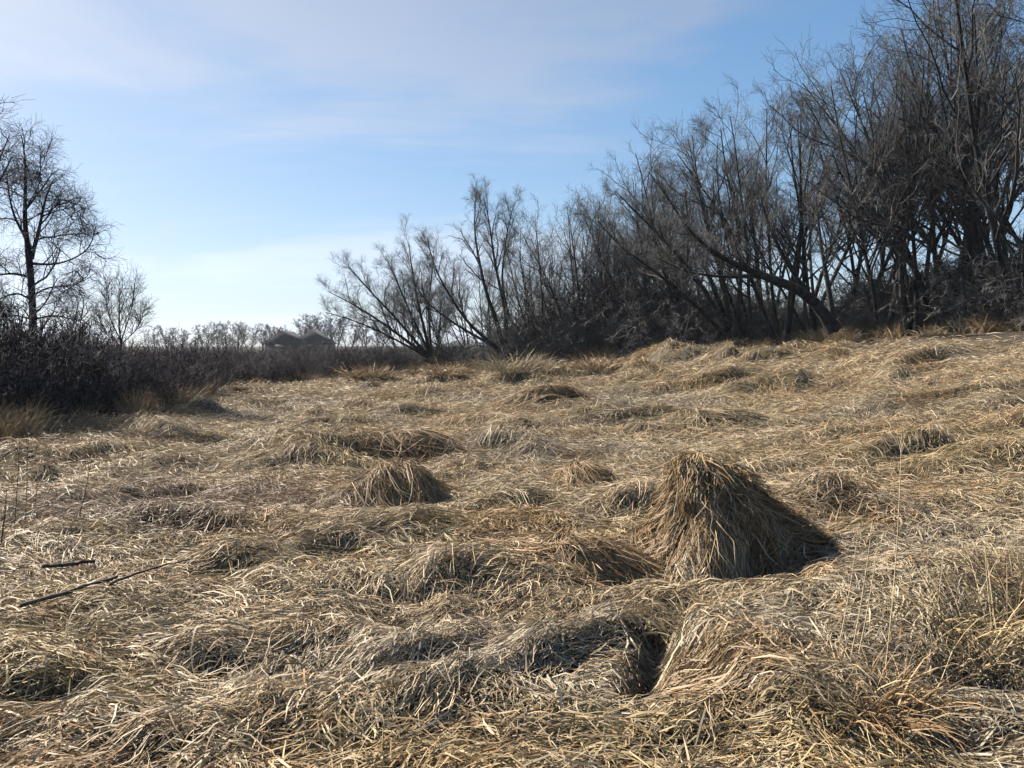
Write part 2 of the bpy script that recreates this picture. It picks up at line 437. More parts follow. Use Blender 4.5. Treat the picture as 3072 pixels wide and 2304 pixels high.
# ------------------------------------------------------------------ flattened dead grass
MOUND_C = np.array([1.52, 5.95])
def ribbons(P, W, side, col3, name, mat):
    """P (N,n,3) centre lines, W (N,) widths, side (N,n,3) width direction -> mesh of tapering blades"""
    N, n, _ = P.shape
    prof = np.interp(np.linspace(0, 1, n), [0, .25, .7, 1], [.65, 1, .8, 0.0])
    off = side * (W[:, None] * 0.5 * prof[None, :])[..., None]
    left = P[:, :-1] + off[:, :-1]; right = P[:, :-1] - off[:, :-1]; tip = P[:, -1:]
    V = np.concatenate([left, right, tip], 1)          # (N, 2(n-1)+1, 3)
    m = 2 * (n - 1) + 1
    base = np.arange(N)[:, None] * m
    k = np.arange(n - 2)[None, :]
    q = np.stack([base + k, base + k + 1, base + (n - 1) + k + 1, base + (n - 1) + k], -1).reshape(-1, 4)
    t = np.stack([base[:, 0] + n - 2, base[:, 0] + m - 1, base[:, 0] + 2 * (n - 1) - 1], -1)
    C = np.repeat(col3, m, axis=0)
    return mesh_from(name, V.reshape(-1, 3), q, t, mat, False, C)

def flow_angle(x, y):
    a = 0.30 + 2.4 * (fbm(x * 0.33 + 7, y * 0.42, 51, 2) - 0.5) + 1.8 * (vnoise(x * 1.3, y * 1.6, 52) - 0.5)
    return a

def sample_field(N, r0, r1, expo, amax=44):
    """points in the field between two distances; expo 1 gives even density, less gives fewer far away"""
    u = rng.random(int(N * 1.5))
    e = expo + 1
    r = (r0 ** e + u * (r1 ** e - r0 ** e)) ** (1 / e) if abs(e) > 1e-6 else r0 * (r1 / r0) ** u
    a = np.radians(rng.uniform(-amax, amax, len(r)))
    x, y = r * np.sin(a), r * np.cos(a)
    ok = (r - edge_dist(x, y)) < rng.normal(0.9, 0.8, len(r))
    ok &= ~(((x - MOUND_C[0] - 0.25) / 0.75) ** 2 + ((y - MOUND_C[1] - 0.05) / 0.45) ** 2 < 0.8)
    hole = (vnoise(x * 2.6, y * 3.4, 91) < 0.17) & (r < 12) & (rng.random(len(r)) < 0.85)      # gaps where the mat is torn open to the soil
    ok &= ~hole
    x, y = x[ok][:N], y[ok][:N]
    return x, y

def lay_grass(name, N, r0, r1, expo, wmin, wmax, lmin, lmax, nseg, thick, wpx=0.0):
    x, y = sample_field(N, r0, r1, expo)
    N = len(x); r = np.hypot(x, y)
    cell = 0.22 + 0.02 * r
    jx = x + 0.25 * (vnoise(x * 2, y * 2, 71) - 0.5); jy = y + 0.25 * (vnoise(x * 2, y * 2, 72) - 0.5)
    c0 = np.round(np.log(cell) / 0.35) * 0.35; cs = np.exp(c0)
    ix, iy = np.floor(jx / cs), np.floor(jy / cs)
    lock = hash2(ix, iy, 81); lock2 = hash2(ix, iy, 82); lock3 = hash2(ix, iy, 83)
    ang = flow_angle(x, y) + (lock - 0.5) * 1.5 + rng.normal(0, 0.52, N)
    ang = np.where(hash2(ix, iy, 84) < 0.12, ang + 2.6, ang)
    for (a_, b_) in RIDGES:          # grass combed along the long draped ridges
        ex, ey = b_[0] - a_[0], b_[1] - a_[1]; L2 = ex * ex + ey * ey
        tt = np.clip(((x - a_[0]) * ex + (y - a_[1]) * ey) / L2, 0, 1)
        dd = np.hypot(x - a_[0] - tt * ex, y - a_[1] - tt * ey)
        wr = 0.92 * np.exp(-(dd / 0.20) ** 2)
        ang = ang * (1 - wr) + (math.atan2(ey, ex) + rng.normal(0, 0.12, N)) * wr
    stray = rng.random(N) < 0.20
    ang = np.where(stray, rng.uniform(0, 2 * math.pi, N), ang)
    ang = np.where(rng.random(N) < 0.3, ang + math.pi, ang)
    L = rng.uniform(lmin, lmax, N); W = np.maximum(rng.uniform(wmin, wmax, N), wpx * r / FPX * rng.uniform(0.7, 1.2, N))
    stalk = rng.random(N) < 0.13
    W = np.where(stalk & (r < 12), 0.0035, W)
    L = np.where(stalk, L * 1.5, L)
    curl = np.where(stalk, rng.normal(0, 0.25, N), (lock2 - 0.5) * 1.6 + rng.normal(0, 0.7, N))
    s = np.linspace(-0.5, 0.5, nseg + 1)[None, :]
    kink = np.where(rng.random(N) < 0.28, rng.uniform(-1.5, 1.5, N), 0.0)
    th = ang[:, None] + curl[:, None] * s + kink[:, None] * (s > rng.uniform(-0.2, 0.3, N)[:, None])
    ds = (L / nseg)[:, None]
    X = x[:, None] + np.cumsum(np.cos(th) * ds, 1) - 0.5 * L[:, None] * np.cos(ang)[:, None]
    Y = y[:, None] + np.cumsum(np.sin(th) * ds, 1) - 0.5 * L[:, None] * np.sin(ang)[:, None]
    G = H(X.ravel(), Y.ravel()).reshape(X.shape)
    lay = (rng.random(N) ** 1.3) * thick
    arch = rng.uniform(0.0, 0.10, N) * L / 0.5
    tip = np.where(rng.random(N) < 0.16, rng.uniform(0.02, 0.13, N), rng.uniform(-0.05, 0.03, N))
    k = np.linspace(0, 1, nseg + 1)[None, :]
    Z = G + lay[:, None] + arch[:, None] * np.sin(math.pi * k) * 0.8 + tip[:, None] * k ** 2 * (L / 0.5)[:, None] - 0.02
    P = np.stack([X, Y, Z], -1)
    T = nrm(np.gradient(P, axis=1))
    up = np.zeros_like(T); up[..., 2] = 1
    lat = nrm(np.cross(T, up)); nor = np.cross(lat, T)
    roll = rng.normal(0, 0.75, N)[:, None, None] + rng.normal(0, 0.5, N)[:, None, None] * k[..., None]
    side = lat * np.cos(roll) + nor * np.sin(roll)
    C = patch_color(x, y)
    C = C * (0.80 + 0.40 * lock3)[:, None]
    pick = rng.random(N)
    C = np.where((pick < 0.10)[:, None], C * np.array([0.75, 0.58, 0.42]), C)
    C = np.where((pick > 0.90)[:, None], C * 0.5 + np.array([0.30, 0.27, 0.22]), C)
    return ribbons(P, W, side, C, name, M_STRAW)

o = link('flattened_grass', lay_grass('flattened_grass', 115000, 1.9, 9.0, 0.25, .0045, .0115, .08, .27, 3, .11))
tag(o, 'near sweep of flattened straw-coloured dead grass lying in swirls', 'grass', kind='stuff')
o = link('straw_litter', lay_grass('straw_litter', 95000, 1.9, 9.5, 0.25, .0025, .007, .04, .18, 2, .125))
tag(o, 'broken bits of straw and thin stems littering the near grass', 'straw', kind='stuff')
o = link('flattened_grass', lay_grass('flattened_grass_mid', 165000, 8.5, 24, 0.1, .006, .011, .11, .30, 2, .13, .36))
tag(o, 'middle stretch of flattened dead grass across the open field', 'grass', kind='stuff')
o = link('flattened_grass', lay_grass('flattened_grass_far', 120000, 23, 64, 0.2, .010, .018, .22, .50, 2, .17, .46))
tag(o, 'far stretch of flattened dead grass running up to the wood', 'grass', kind='stuff')

# ------------------------------------------------------------------ the big tent-shaped mound of grass
def lerp_angle_table(th, pts):
    a = np.array([p[0] for p in pts]); v = np.array([p[1] for p in pts])
    return np.interp(np.degrees(th) % 360, np.r_[a[-1] - 360, a, a[0] + 360], np.r_[v[-1], v, v[0]])
M_POLY = np.array([(-0.19, -0.66), (0.36, -0.26), (1.36, 0.42), (0.55, 0.70), (-0.15, 0.8), (-0.52, 0.45), (-0.45, -0.1)])
def poly_radius(th):
    d = np.stack([np.cos(th), np.sin(th)], -1)
    out = np.full(th.shape, 9.0)
    for k in range(len(M_POLY)):
        a, b = M_POLY[k], M_POLY[(k + 1) % len(M_POLY)]
        e = b - a
        den = d[..., 0] * e[1] - d[..., 1] * e[0]
        den = np.where(np.abs(den) < 1e-9, 1e-9, den)
        t = (a[0] * e[1] - a[1] * e[0]) / den
        s = (a[0] * d[..., 1] - a[1] * d[..., 0]) / den
        ok = (t > 0) & (s >= -1e-6) & (s <= 1 + 1e-6)
        out = np.where(ok, np.minimum(out, t), out)
    return out
_tt = np.radians(np.arange(0, 360, 2.0)); _rt = poly_radius(_tt)
_rt = (np.roll(_rt, 2) + np.roll(_rt, 1) + 2 * _rt + np.roll(_rt, -1) + np.roll(_rt, -2)) / 6
M_H = 0.96
def mound_pt(th, t):
    """angle around the peak and 0..1 from the peak to the foot"""
    R = np.interp(np.degrees(th) % 360, np.r_[np.degrees(_tt), 360], np.r_[_rt, _rt[0]])
    # the top is a short ridge running right and back; right flank sags, the front is steep
    p = lerp_angle_table(th, [(0, .95), (18, 1.02), (40, 1.1), (120, 1.1), (180, .98), (230, .9), (252, .74), (275, .62), (300, .60), (325, .72), (345, .85)])
    sh = 0.5 + 0.5 * np.cos(th)
    px = MOUND_C[0] + R * np.cos(th) * t + (1 - t) * (0.26 * sh - 0.14)
    py = MOUND_C[1] + R * np.sin(th) * t + (1 - t) * 0.15 * sh
    g = H(np.atleast_1d(px).ravel(), np.atleast_1d(py).ravel()).reshape(np.shape(px))
    h = M_H * (1 - 0.22 * (sh - 0.30) ** 2 * (1 - t)) * (1 - t) ** p
    lump = vnoise(th * 2.2 + 3, t * 3.0, 61) - 0.5; lump2 = vnoise(th * 5.0, t * 5.0 + 9, 62) - 0.5
    px = px + np.cos(th) * (0.16 * lump + 0.07 * lump2) * np.minimum(t * 3, 1); py = py + np.sin(th) * (0.16 * lump + 0.07 * lump2) * np.minimum(t * 3, 1)
    h = h - 0.05 * np.exp(-(t / 0.10) ** 2)
    h = h * (1 + 0.05 * np.sin(th * 7 + 3 * t) * t)
    return np.stack([px, py, g * t + Hs(*MOUND_C) * (1 - t) + h - 0.03], -1)
mound = empty('grass_mound', (0, 0, 0))
tag(mound, 'tall tent-shaped mound of matted dead grass with a dark shaded face', 'grass mound')
th_g, t_g = np.meshgrid(np.radians(np.linspace(0, 360, 72, endpoint=False)), np.linspace(0.0, 1.05, 22))
mv = mound_pt(th_g, np.minimum(t_g, 1.0)); mv[..., 2] -= 0.05
mv = mv.reshape(-1, 3)
ii = np.arange(21)[:, None] * 72; jj = np.arange(72)[None, :]; jj2 = (jj + 1) % 72
mq = np.stack([ii + jj, ii + 72 + jj, ii + 72 + jj2, ii + jj2], -1).reshape(-1, 4)
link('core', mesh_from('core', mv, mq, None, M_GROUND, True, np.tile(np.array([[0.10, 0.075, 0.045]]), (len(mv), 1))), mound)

def mound_strands(N, name, t0r, lenr, lift, wr, colr, sel=None):
    th = rng.uniform(0, 2 * math.pi, N)
    if sel is not None: th = np.radians(rng.uniform(sel[0], sel[1], N))
    t0 = rng.uniform(t0r[0], t0r[1], N); dt = rng.uniform(lenr[0], lenr[1], N)
    k = np.linspace(0, 1, 5)[None, :]
    swirl = rng.normal(0.0, 0.26, N) + 0.16 * np.sin(3 * th)
    TH = th[:, None] + swirl[:, None] * k + rng.normal(0, .10, N)[:, None] * np.sin(k * rng.uniform(2, 6, N)[:, None])
    TT = np.clip(t0[:, None] + dt[:, None] * k, 0, 1.12)
    P = mound_pt(TH, np.minimum(TT, 1.0))
    e = TT - np.minimum(TT, 1.0)
    P[..., 0] += np.cos(TH) * e * 0.8; P[..., 1] += np.sin(TH) * e * 0.8
    out = np.stack([np.cos(TH), np.sin(TH), np.full_like(TH, 0.6)], -1); out = nrm(out)
    li = (rng.random(N) ** 1.5 * lift)[:, None] + rng.normal(0, 0.012, (N, 5)) + (rng.random(N) < 0.16)[:, None] * rng.uniform(0, 0.17, N)[:, None] * k ** 1.5
    P = P + out * li[..., None]
    T = nrm(np.gradient(P, axis=1))
    side = nrm(np.cross(T, out)); nn = np.cross(side, T)
    roll = rng.normal(0, 0.7, N)[:, None, None]
    side = side * np.cos(roll) + nn * np.sin(roll)
    lockc = hash2(np.floor(th * 9), np.floor(t0 * 4), 5)
    base = np.array(colr)[None, :] * (0.75 + 0.5 * lockc)[:, None]
    pick = rng.random(N)
    base = np.where((pick < 0.42)[:, None], np.array([0.37, 0.22, 0.10]), base)
    base = np.where((pick > 0.9)[:, None], np.array([0.55, 0.48, 0.36]), base)
    return ribbons(P, rng.uniform(wr[0], wr[1], N), side, base, name, M_STRAW)
link('draped_straw', mound_strands(9500, 'draped_straw', (0.0, 0.85), (0.18, 0.45), 0.045, (.004, .009), (0.40, 0.28, 0.155)), mound)
link('cap_straw', mound_strands(2200, 'cap_straw', (0.0, 0.14), (0.12, 0.45), 0.11, (.005, .011), (0.43, 0.31, 0.16)), mound)
link('skirt_straw', mound_strands(2600, 'skirt_straw', (0.75, 1.0), (0.12, 0.40), 0.07, (.006, .012), (0.44, 0.35, 0.22)), mound)

# ------------------------------------------------------------------ woody plants
def grow(P, R, nchild, t0, t1, ratio, ang, npts, wig, up, rr_, rmin, rng, lmin=0.0, flat=None, droop=0.0):
    N, n, _ = P.shape
    M = N * nchild
    pi = np.repeat(np.arange(N), nchild)
    t = (np.tile(np.arange(nchild), N) + rng.random(M)) / nchild
    t = t0 + (t1 - t0) * t
    f = t * (n - 1); k = np.minimum(f.astype(int), n - 2); w = (f - k)[:, None]
    A_, B_ = P[pi, k], P[pi, k + 1]
    pos = A_ * (1 - w) + B_ * w
    tan = nrm(B_ - A_)
    pr = R[pi, k] * (1 - w[:, 0]) + R[pi, k + 1] * w[:, 0]
    plen = np.linalg.norm(np.diff(P, axis=1), axis=2).sum(1)[pi]
    rv = nrm(rng.normal(0, 1, (M, 3)))
    perp = nrm(np.cross(tan, rv))
    a = np.radians(ang[0] + (ang[1] - ang[0]) * rng.random(M))[:, None]
    d = nrm(np.cos(a) * tan + np.sin(a) * perp)
    L = np.maximum(plen * ratio * (1.15 - 0.65 * t) * rng.uniform(0.6, 1.25, M), lmin)
    seg = (L / (npts - 1))[:, None]
    out = np.empty((M, npts, 3)); out[:, 0] = pos
    for q in range(1, npts):
        d = d + rng.normal(0, wig, (M, 3))
        d[:, 2] += up - droop * q
        d = nrm(d)
        out[:, q] = out[:, q - 1] + d * seg
    r0 = np.maximum(np.minimum(pr * rr_, L * 0.022), rmin)
    rad = r0[:, None] * np.linspace(1, 0.38, npts)[None, :]
    rad = np.maximum(rad, rmin * 0.6)
    return out, rad

def stems_to_arrays(stems, n=12):
    P = np.stack([resample(s[0], n) for s in stems])
    R = np.stack([np.interp(np.linspace(0, 1, n), [0, 0.06, 1], [s[1] * 1.35, s[1], s[2]]) for s in stems])
    return P, R

def auto_stems(nst, height, rad, lean, spread, seed, kink=0.05):
    g = np.random.default_rng(seed)
    st = []
    for k in range(nst):
        a = 2 * math.pi * (k + g.random()) / nst
        d = np.array([math.cos(a) * spread + lean[0], math.sin(a) * spread + lean[1], 1.0]) + g.normal(0, 0.06, 3)
        d = d / np.linalg.norm(d)
        h = height * g.uniform(0.78, 1.05)
        p = np.array([math.cos(a) * 0.18 * (nst > 1), math.sin(a) * 0.18 * (nst > 1), -0.25]); pts = [p.copy()]
        for q in range(8):
            d = d + g.normal(0, kink, 3) * (q > 0); d[2] += 0.06; d /= np.linalg.norm(d)
            p = p + d * (h + 0.25) / 8; pts.append(p.copy())
        st.append((pts, rad * g.uniform(0.75, 1.05), 0.016))
    return st

def make_tree(name, stems, seed, l1=10, l2=7, l3=6, l4=3, start=0.28, ang1=(28, 55), up=0.10, wig=0.13, r_twig=0.0065, ratio=(0.42, 0.42, 0.45, 0.55), twigmat=None, barkmat=None, trunk_sides=8, droop=0.0):
    g = np.random.default_rng(seed)
    P0, R0 = stems_to_arrays(stems)
    P1, R1 = grow(P0, R0, l1, start, 0.97, ratio[0], ang1, 7, wig, up, 0.62, 0.014, g)
    P2, R2 = grow(P1, R1, l2, 0.18, 1.0, ratio[1], (25, 55), 6, wig, up * 0.8, 0.65, 0.009, g, 0.35, droop=droop)
    P2b, R2b = grow(P0, R0, 8, 0.45, 1.0, 0.14, (25, 60), 5, wig, up, 0.5, 0.009, g, 0.4, droop=droop)
    P3, R3 = grow(P2, R2, l3, 0.15, 1.0, ratio[2], (22, 55), 4, wig * 1.1, up * 0.6, 0.7, r_twig, g, 0.40, droop=droop)
    P3b, R3b = grow(P2b, R2b, 5, 0.2, 1.0, 0.5, (22, 55), 4, wig * 1.1, up * 0.6, 0.7, r_twig, g, 0.25, droop=droop)
    P3 = np.concatenate([P3, P3b]); R3 = np.concatenate([R3, R3b])
    P4, R4 = grow(P3, R3, l4, 0.1, 1.0, ratio[3], (22, 60), 2, wig, up * 0.4, 0.8, r_twig * 0.8, g, 0.28, droop=droop)
    root = empty(name, (0, 0, 0))
    v, q = join([tubes(P0, R0, trunk_sides), tubes(P1, R1, 5)])
    link('trunk', mesh_from(name + '_trunk', v, q, None, barkmat or M_BARK, True), root)
    P2b5 = P2b
    v, q = join([tubes(P2, R2, 3), tubes(P2b5, R2b, 3), tubes(P3, R3, 3), tubes(P4, R4, 3)])
    link('crown', mesh_from(name + '_crown', v, q, None, twigmat or M_TWIG, True), root)
    return root

def px_stem(pts, d, base, r0, r1, wob, seed):
    """a stem traced as picture points at a distance, given real depth by drifting towards or away from the camera"""
    g = np.random.default_rng(seed)
    out, dy = [], 0.0
    for k, (px, py) in enumerate(pts):
        if k: dy += g.normal(0, wob)
        out.append(at_depth(px, py, d + dy) - base)
    return (out, r0, r1)

def stand(px, d, jitter=0.0):
    a, _ = ray(px, 0)
    x, y = a * d, d
    return np.array([x, y, Hs(x, y)])

# -- trees with a shape of their own, traced one by one
def traced_tree(name, label, base_px, d, stems, seed, group=None, **kw):
    b = stand(base_px, d)
    st = []
    for k, (pts, r0, r1) in enumerate(stems):
        st.append(px_stem(pts, d, b, r0, r1, d * 0.006, seed * 31 + k))
    t = make_tree(name, st, seed, **kw)
    t.location = b
    tag(t, label, 'tree', group)
    return t

traced_tree('leaning_tree', 'bare tree with several long stems leaning left then rising above its neighbours', 1085, 50,
    [([(1088, 765), (1078, 700), (1050, 640), (1035, 560), (1022, 500), (1030, 420)], .17, .02), ([(1088, 765), (1098, 690), (1085, 640), (1066, 560), (1060, 490), (1046, 430)], .16, .02),
     ([(1100, 690), (1082, 610), (1090, 540), (1100, 480), (1112, 440)], .10, .015), ([(1086, 762), (1010, 700), (960, 620), (935, 570), (925, 520)], .13, .02),
     ([(1080, 755), (990, 705), (920, 655), (890, 600)], .11, .02)], 3, group='trees of the wood', l1=10, l2=7, l3=6, l4=4, wig=.16, r_twig=.005, start=.38, ang1=(18, 42), ratio=(.30, .44, .5, .6))
traced_tree('leaning_tree', 'low bare tree at the open end of the wood, stems fanning out over the thicket', 930, 54,
    [([(925, 770), (830, 700), (770, 660), (710, 630)], .13, .02), ([(925, 770), (850, 680), (800, 630), (755, 575)], .12, .02), ([(930, 770), (880, 660), (850, 590), (835, 555)], .12, .02),
     ([(930, 770), (905, 660), (890, 580), (885, 525)], .12, .02), ([(932, 770), (925, 660), (935, 590), (940, 530)], .11, .02), ([(925, 772), (830, 720), (760, 690), (705, 675)], .09, .02)],
    4, group='trees of the wood', l1=9, l2=7, l3=6, l4=4, wig=.16, r_twig=.005, start=.25, ang1=(18, 46), ratio=(.34, .44, .5, .6))
traced_tree('arched_tree', 'half-fallen tree whose thick dark trunk arches low to the left', 1800, 33,
    [([(1800, 715), (1775, 665), (1735, 628), (1690, 611), (1638, 597), (1576, 568), (1519, 540), (1470, 480)], .26, .05), ([(1735, 628), (1690, 560), (1650, 480), (1630, 400)], .10, .02),
     ([(1800, 718), (1790, 640), (1770, 540), (1755, 430)], .14, .02), ([(1638, 597), (1560, 600), (1480, 590), (1420, 560)], .09, .02)],
    5, group='trees of the wood', l1=9, l2=6, l3=5, l4=3, start=.35, ang1=(30, 65), ratio=(.30, .45, .48, .55))
traced_tree('leaning_tree', 'bare slanting tree whose crown fans up left over grey brush mid-wood', 1560, 40,
    [([(1580, 735), (1530, 640), (1470, 560), (1400, 490), (1330, 420)], .15, .02), ([(1580, 735), (1540, 620), (1490, 510), (1440, 430), (1400, 380)], .15, .02), ([(1582, 735), (1560, 610), (1530, 500), (1500, 400), (1490, 300)], .16, .02),
     ([(1575, 735), (1500, 660), (1420, 590), (1340, 540), (1290, 480)], .13, .02), ([(1585, 735), (1600, 600), (1590, 480), (1560, 370), (1550, 285)], .14, .02)],
    6, group='trees of the wood', l1=9, l2=7, l3=6, l4=4, wig=.16, r_twig=.005, start=.3, ang1=(18, 42), ratio=(.30, .42, .48, .55))
traced_tree('twiggy_tree', 'lone dark tree above the left thicket, straight trunk in a haze of curling twigs', 74, 22,
    [([(76, 870), (75, 740), (74, 650), (72, 575), (68, 540)], .105, .085), ([(70, 545), (62, 490), (66, 430), (70, 350), (62, 300)], .075, .012), ([(74, 560), (88, 520), (100, 470), (112, 420), (130, 390)], .055, .012),
     ([(66, 520), (40, 470), (30, 420), (28, 370)], .04, .01), ([(74, 570), (120, 575), (170, 560), (205, 535), (215, 490)], .035, .008), ([(74, 600), (30, 590), (-20, 600), (-50, 580)], .04, .008),
     ([(74, 640), (110, 620), (160, 620), (200, 600)], .03, .008), ([(74, 650), (40, 630), (0, 650), (-40, 640)], .03, .008), ([(75, 690), (120, 680), (160, 690), (190, 700)], .03, .008), ([(75, 690), (30, 680), (-10, 700)], .03, .008),
     ([(100, 470), (130, 460), (165, 450), (190, 470)], .02, .007), ([(62, 460), (100, 400), (100, 340)], .02, .007)],
    7, l1=8, l2=6, l3=4, l4=2, start=.12, ang1=(30, 75), wig=.20, up=0.03, r_twig=.0045, ratio=(.45, .65, .65, .6), twigmat=M_SHRUB, barkmat=M_SHRUB, droop=0.03)
traced_tree('sapling', 'slim leafless sapling rising from the thicket beside the twiggy tree', 262, 30,
    [([(262, 800), (262, 740), (260, 690), (262, 640), (264, 608)], .04, .008), ([(262, 740), (280, 690), (292, 650), (294, 615)], .025, .007), ([(262, 735), (240, 690), (232, 650), (238, 620)], .025, .007),
     ([(262, 745), (295, 715), (308, 690), (312, 672)], .02, .007), ([(262, 750), (225, 715), (215, 680)], .02, .007)],
    8, l1=9, l2=4, l3=3, l4=1, start=.2, ang1=(15, 38), up=.12, r_twig=.006, ratio=(.34, .45, .5, .5))
traced_tree('edge_tree', 'bare tree at the far left border, only its branch tips reaching into view', -70, 17,
    [([(-90, 900), (-85, 600), (-60, 420), (-25, 300), (5, 240), (14, 205)], .11, .01), ([(-85, 600), (-40, 470), (0, 380), (36, 300)], .06, .009), ([(-80, 520), (-50, 380), (-20, 290), (18, 255)], .05, .009),
     ([(-85, 560), (-40, 470), (0, 420), (40, 345)], .045, .009), ([(-85, 600), (-100, 400), (-120, 250)], .07, .01), ([(-70, 470), (-30, 350), (20, 330)], .04, .009)],
    9, l1=3, l2=2, l3=1, l4=1, start=.6, ang1=(20, 55), wig=.2, up=.05, r_twig=.0055, ratio=(.10, .40, .45, .5), twigmat=M_SHRUB, barkmat=M_SHRUB)

# -- kinds of trees that are copied along the wood
KINDS = []
for k in range(7):
    g = np.random.default_rng(100 + k)
    nst = [3, 4, 2, 3, 5, 2, 4][k]
    lean = [(-.14, -.10), (-.08, .0), (-.04, .05), (-.22, -.1), (-.06, -.05), (.06, 0), (-.12, .1)][k]
    st = auto_stems(nst, 10.0, .085 + .02 * (k % 3), lean, .21, 200 + k, .09)
    KINDS.append(make_tree('bare_tree', st, 300 + k, l1=[12, 11, 17, 12, 9, 17, 11][k], l2=6, l3=5, l4=3, r_twig=.0048, wig=.17, start=[.20, .26, .3, .2, .26, .32, .26][k], ang1=(24, 56), ratio=(.40, .44, .5, .6)))
used = set()
KH = []
for t in KINDS:
    zs = np.empty(len(t.children[1].data.vertices) * 3, dtype=np.float32); t.children[1].data.vertices.foreach_get('co', zs)
    KH.append(float(np.percentile(zs[2::3], 99.7)))
def plant(px, d, h, kind, rz, label, group='trees of the wood'):
    b = stand(px, d)
    src = KINDS[kind]
    if kind in used: t = copy_tree(src)
    else: t = src; used.add(kind)
    t.location = b; t.rotation_euler = (0, 0, rz); s = h / KH[kind]
    t.scale = (s * 1.05, s * 1.05, s)
    tag(t, label, 'tree', group)
    return t

ORD = ['first', 'second', 'third', 'fourth', 'fifth', 'sixth', 'seventh', 'eighth', 'ninth', 'tenth', 'eleventh', 'twelfth', 'thirteenth', 'fourteenth']
g = np.random.default_rng(77)
front = [(1170, 47.5, 9.4, 0), (1250, 46, 9.8, 1), (1325, 44.5, 10.6, 4), (1415, 43, 11.0, 6), (1500, 41.5, 11.4, 3), (1620, 38.5, 11.6, 0), (1690, 36.5, 12.0, 1), (1760, 35.5, 11.8, 6), (1835, 34.5, 12.0, 2),
         (1905, 33, 11.8, 0), (1975, 31.5, 12.6, 4), (2050, 31, 14.0, 1), (2130, 29.5, 15.0, 6), (2210, 28.5, 15.2, 3)]
for k, (px, d, h, kd) in enumerate(front):
    plant(px, d + 1.2, h, kd, g.uniform(-.5, .5), ORD[k] + ' bare tree right of the leaning many-stemmed tree along the wood front')
back = []
for px in list(range(860, 1640, 60)) + list(range(1640, 2330, 110)):
    c = px / 2.1602
    de = np.interp(c, EDGE_C, EDGE_D)
    hmax = np.interp(px, [860, 1000, 1130, 1300, 1500, 1700, 1900, 2300], [7.6, 8.6, 8.8, 10.6, 11.8, 12.8, 14.0, 15.5])
    back.append((px + g.uniform(-22, 22), de + g.uniform(4, 6.5), hmax * g.uniform(.85, 1.0), int(g.integers(0, 7))))
for px in range(900, 2360, 95):
    c = px / 2.1602
    de = np.interp(c, EDGE_C, EDGE_D)
    hmax = np.interp(px, [860, 1000, 1130, 1300, 1500, 1700, 1900, 2300], [8.5, 9.5, 9.8, 11.6, 13.0, 14.6, 16.0, 17.0])
    if 1540 < px: continue
    back.append((px + g.uniform(-30, 30), de + g.uniform(9, 13), hmax * g.uniform(.8, 1.0), int(g.integers(0, 7))))
for px, d, h, kd in back:
    plant(px, d, h, kd, g.uniform(-.9, .9), 'bare tree crowded in the back rows of the wood', 'back rows of the wood')

# ------------------------------------------------------------------ thicket and brush (masses nobody could count)
def make_shrub(name, seed, nst, h, spread, mat, l1=6, l2=4, l3=3, rad=.012, droop=0.0, wig=.16, up=.05, rt=.004):
    g = np.random.default_rng(seed)
    st = []
    for k in range(nst):
        a = g.uniform(0, 2 * math.pi); s = g.uniform(0.1, 1) * spread
        d = np.array([math.cos(a) * s, math.sin(a) * s, 1.0]); d /= np.linalg.norm(d)
        p = np.array([math.cos(a) * .15, math.sin(a) * .15, -.1]) * g.uniform(.3, 1.5); p[2] = -.1
        pts = [p.copy()]; hh = h * g.uniform(.6, 1.08)
        for q in range(5):
            d = d + g.normal(0, .10, 3); d[2] += .05 - droop; d /= np.linalg.norm(d)
            p = p + d * hh / 5; pts.append(p.copy())
        st.append((pts, rad * g.uniform(.7, 1.2), .004))
    P0, R0 = stems_to_arrays(st, 7)
    P1, R1 = grow(P0, R0, l1, .15, 1, .42, (20, 55), 5, wig, up, .7, rt * 1.3, g, .25, droop=droop)
    P2, R2 = grow(P1, R1, l2, .15, 1, .5, (20, 60), 4, wig, up * .5, .8, rt, g, .15, droop=droop)
    parts = [tubes(P0, R0, 4), tubes(P1, R1, 3), tubes(P2, R2, 3)]
    if l3:
        P3, R3 = grow(P2, R2, l3, .2, 1, .55, (20, 60), 3, wig, 0, .9, rt * .8, g, .1, droop=droop)
        parts.append(tubes(P3, R3, 3))
    v, q = join(parts)
    return bpy.data.objects.new(name, mesh_from(name, v, q, None, mat, True))

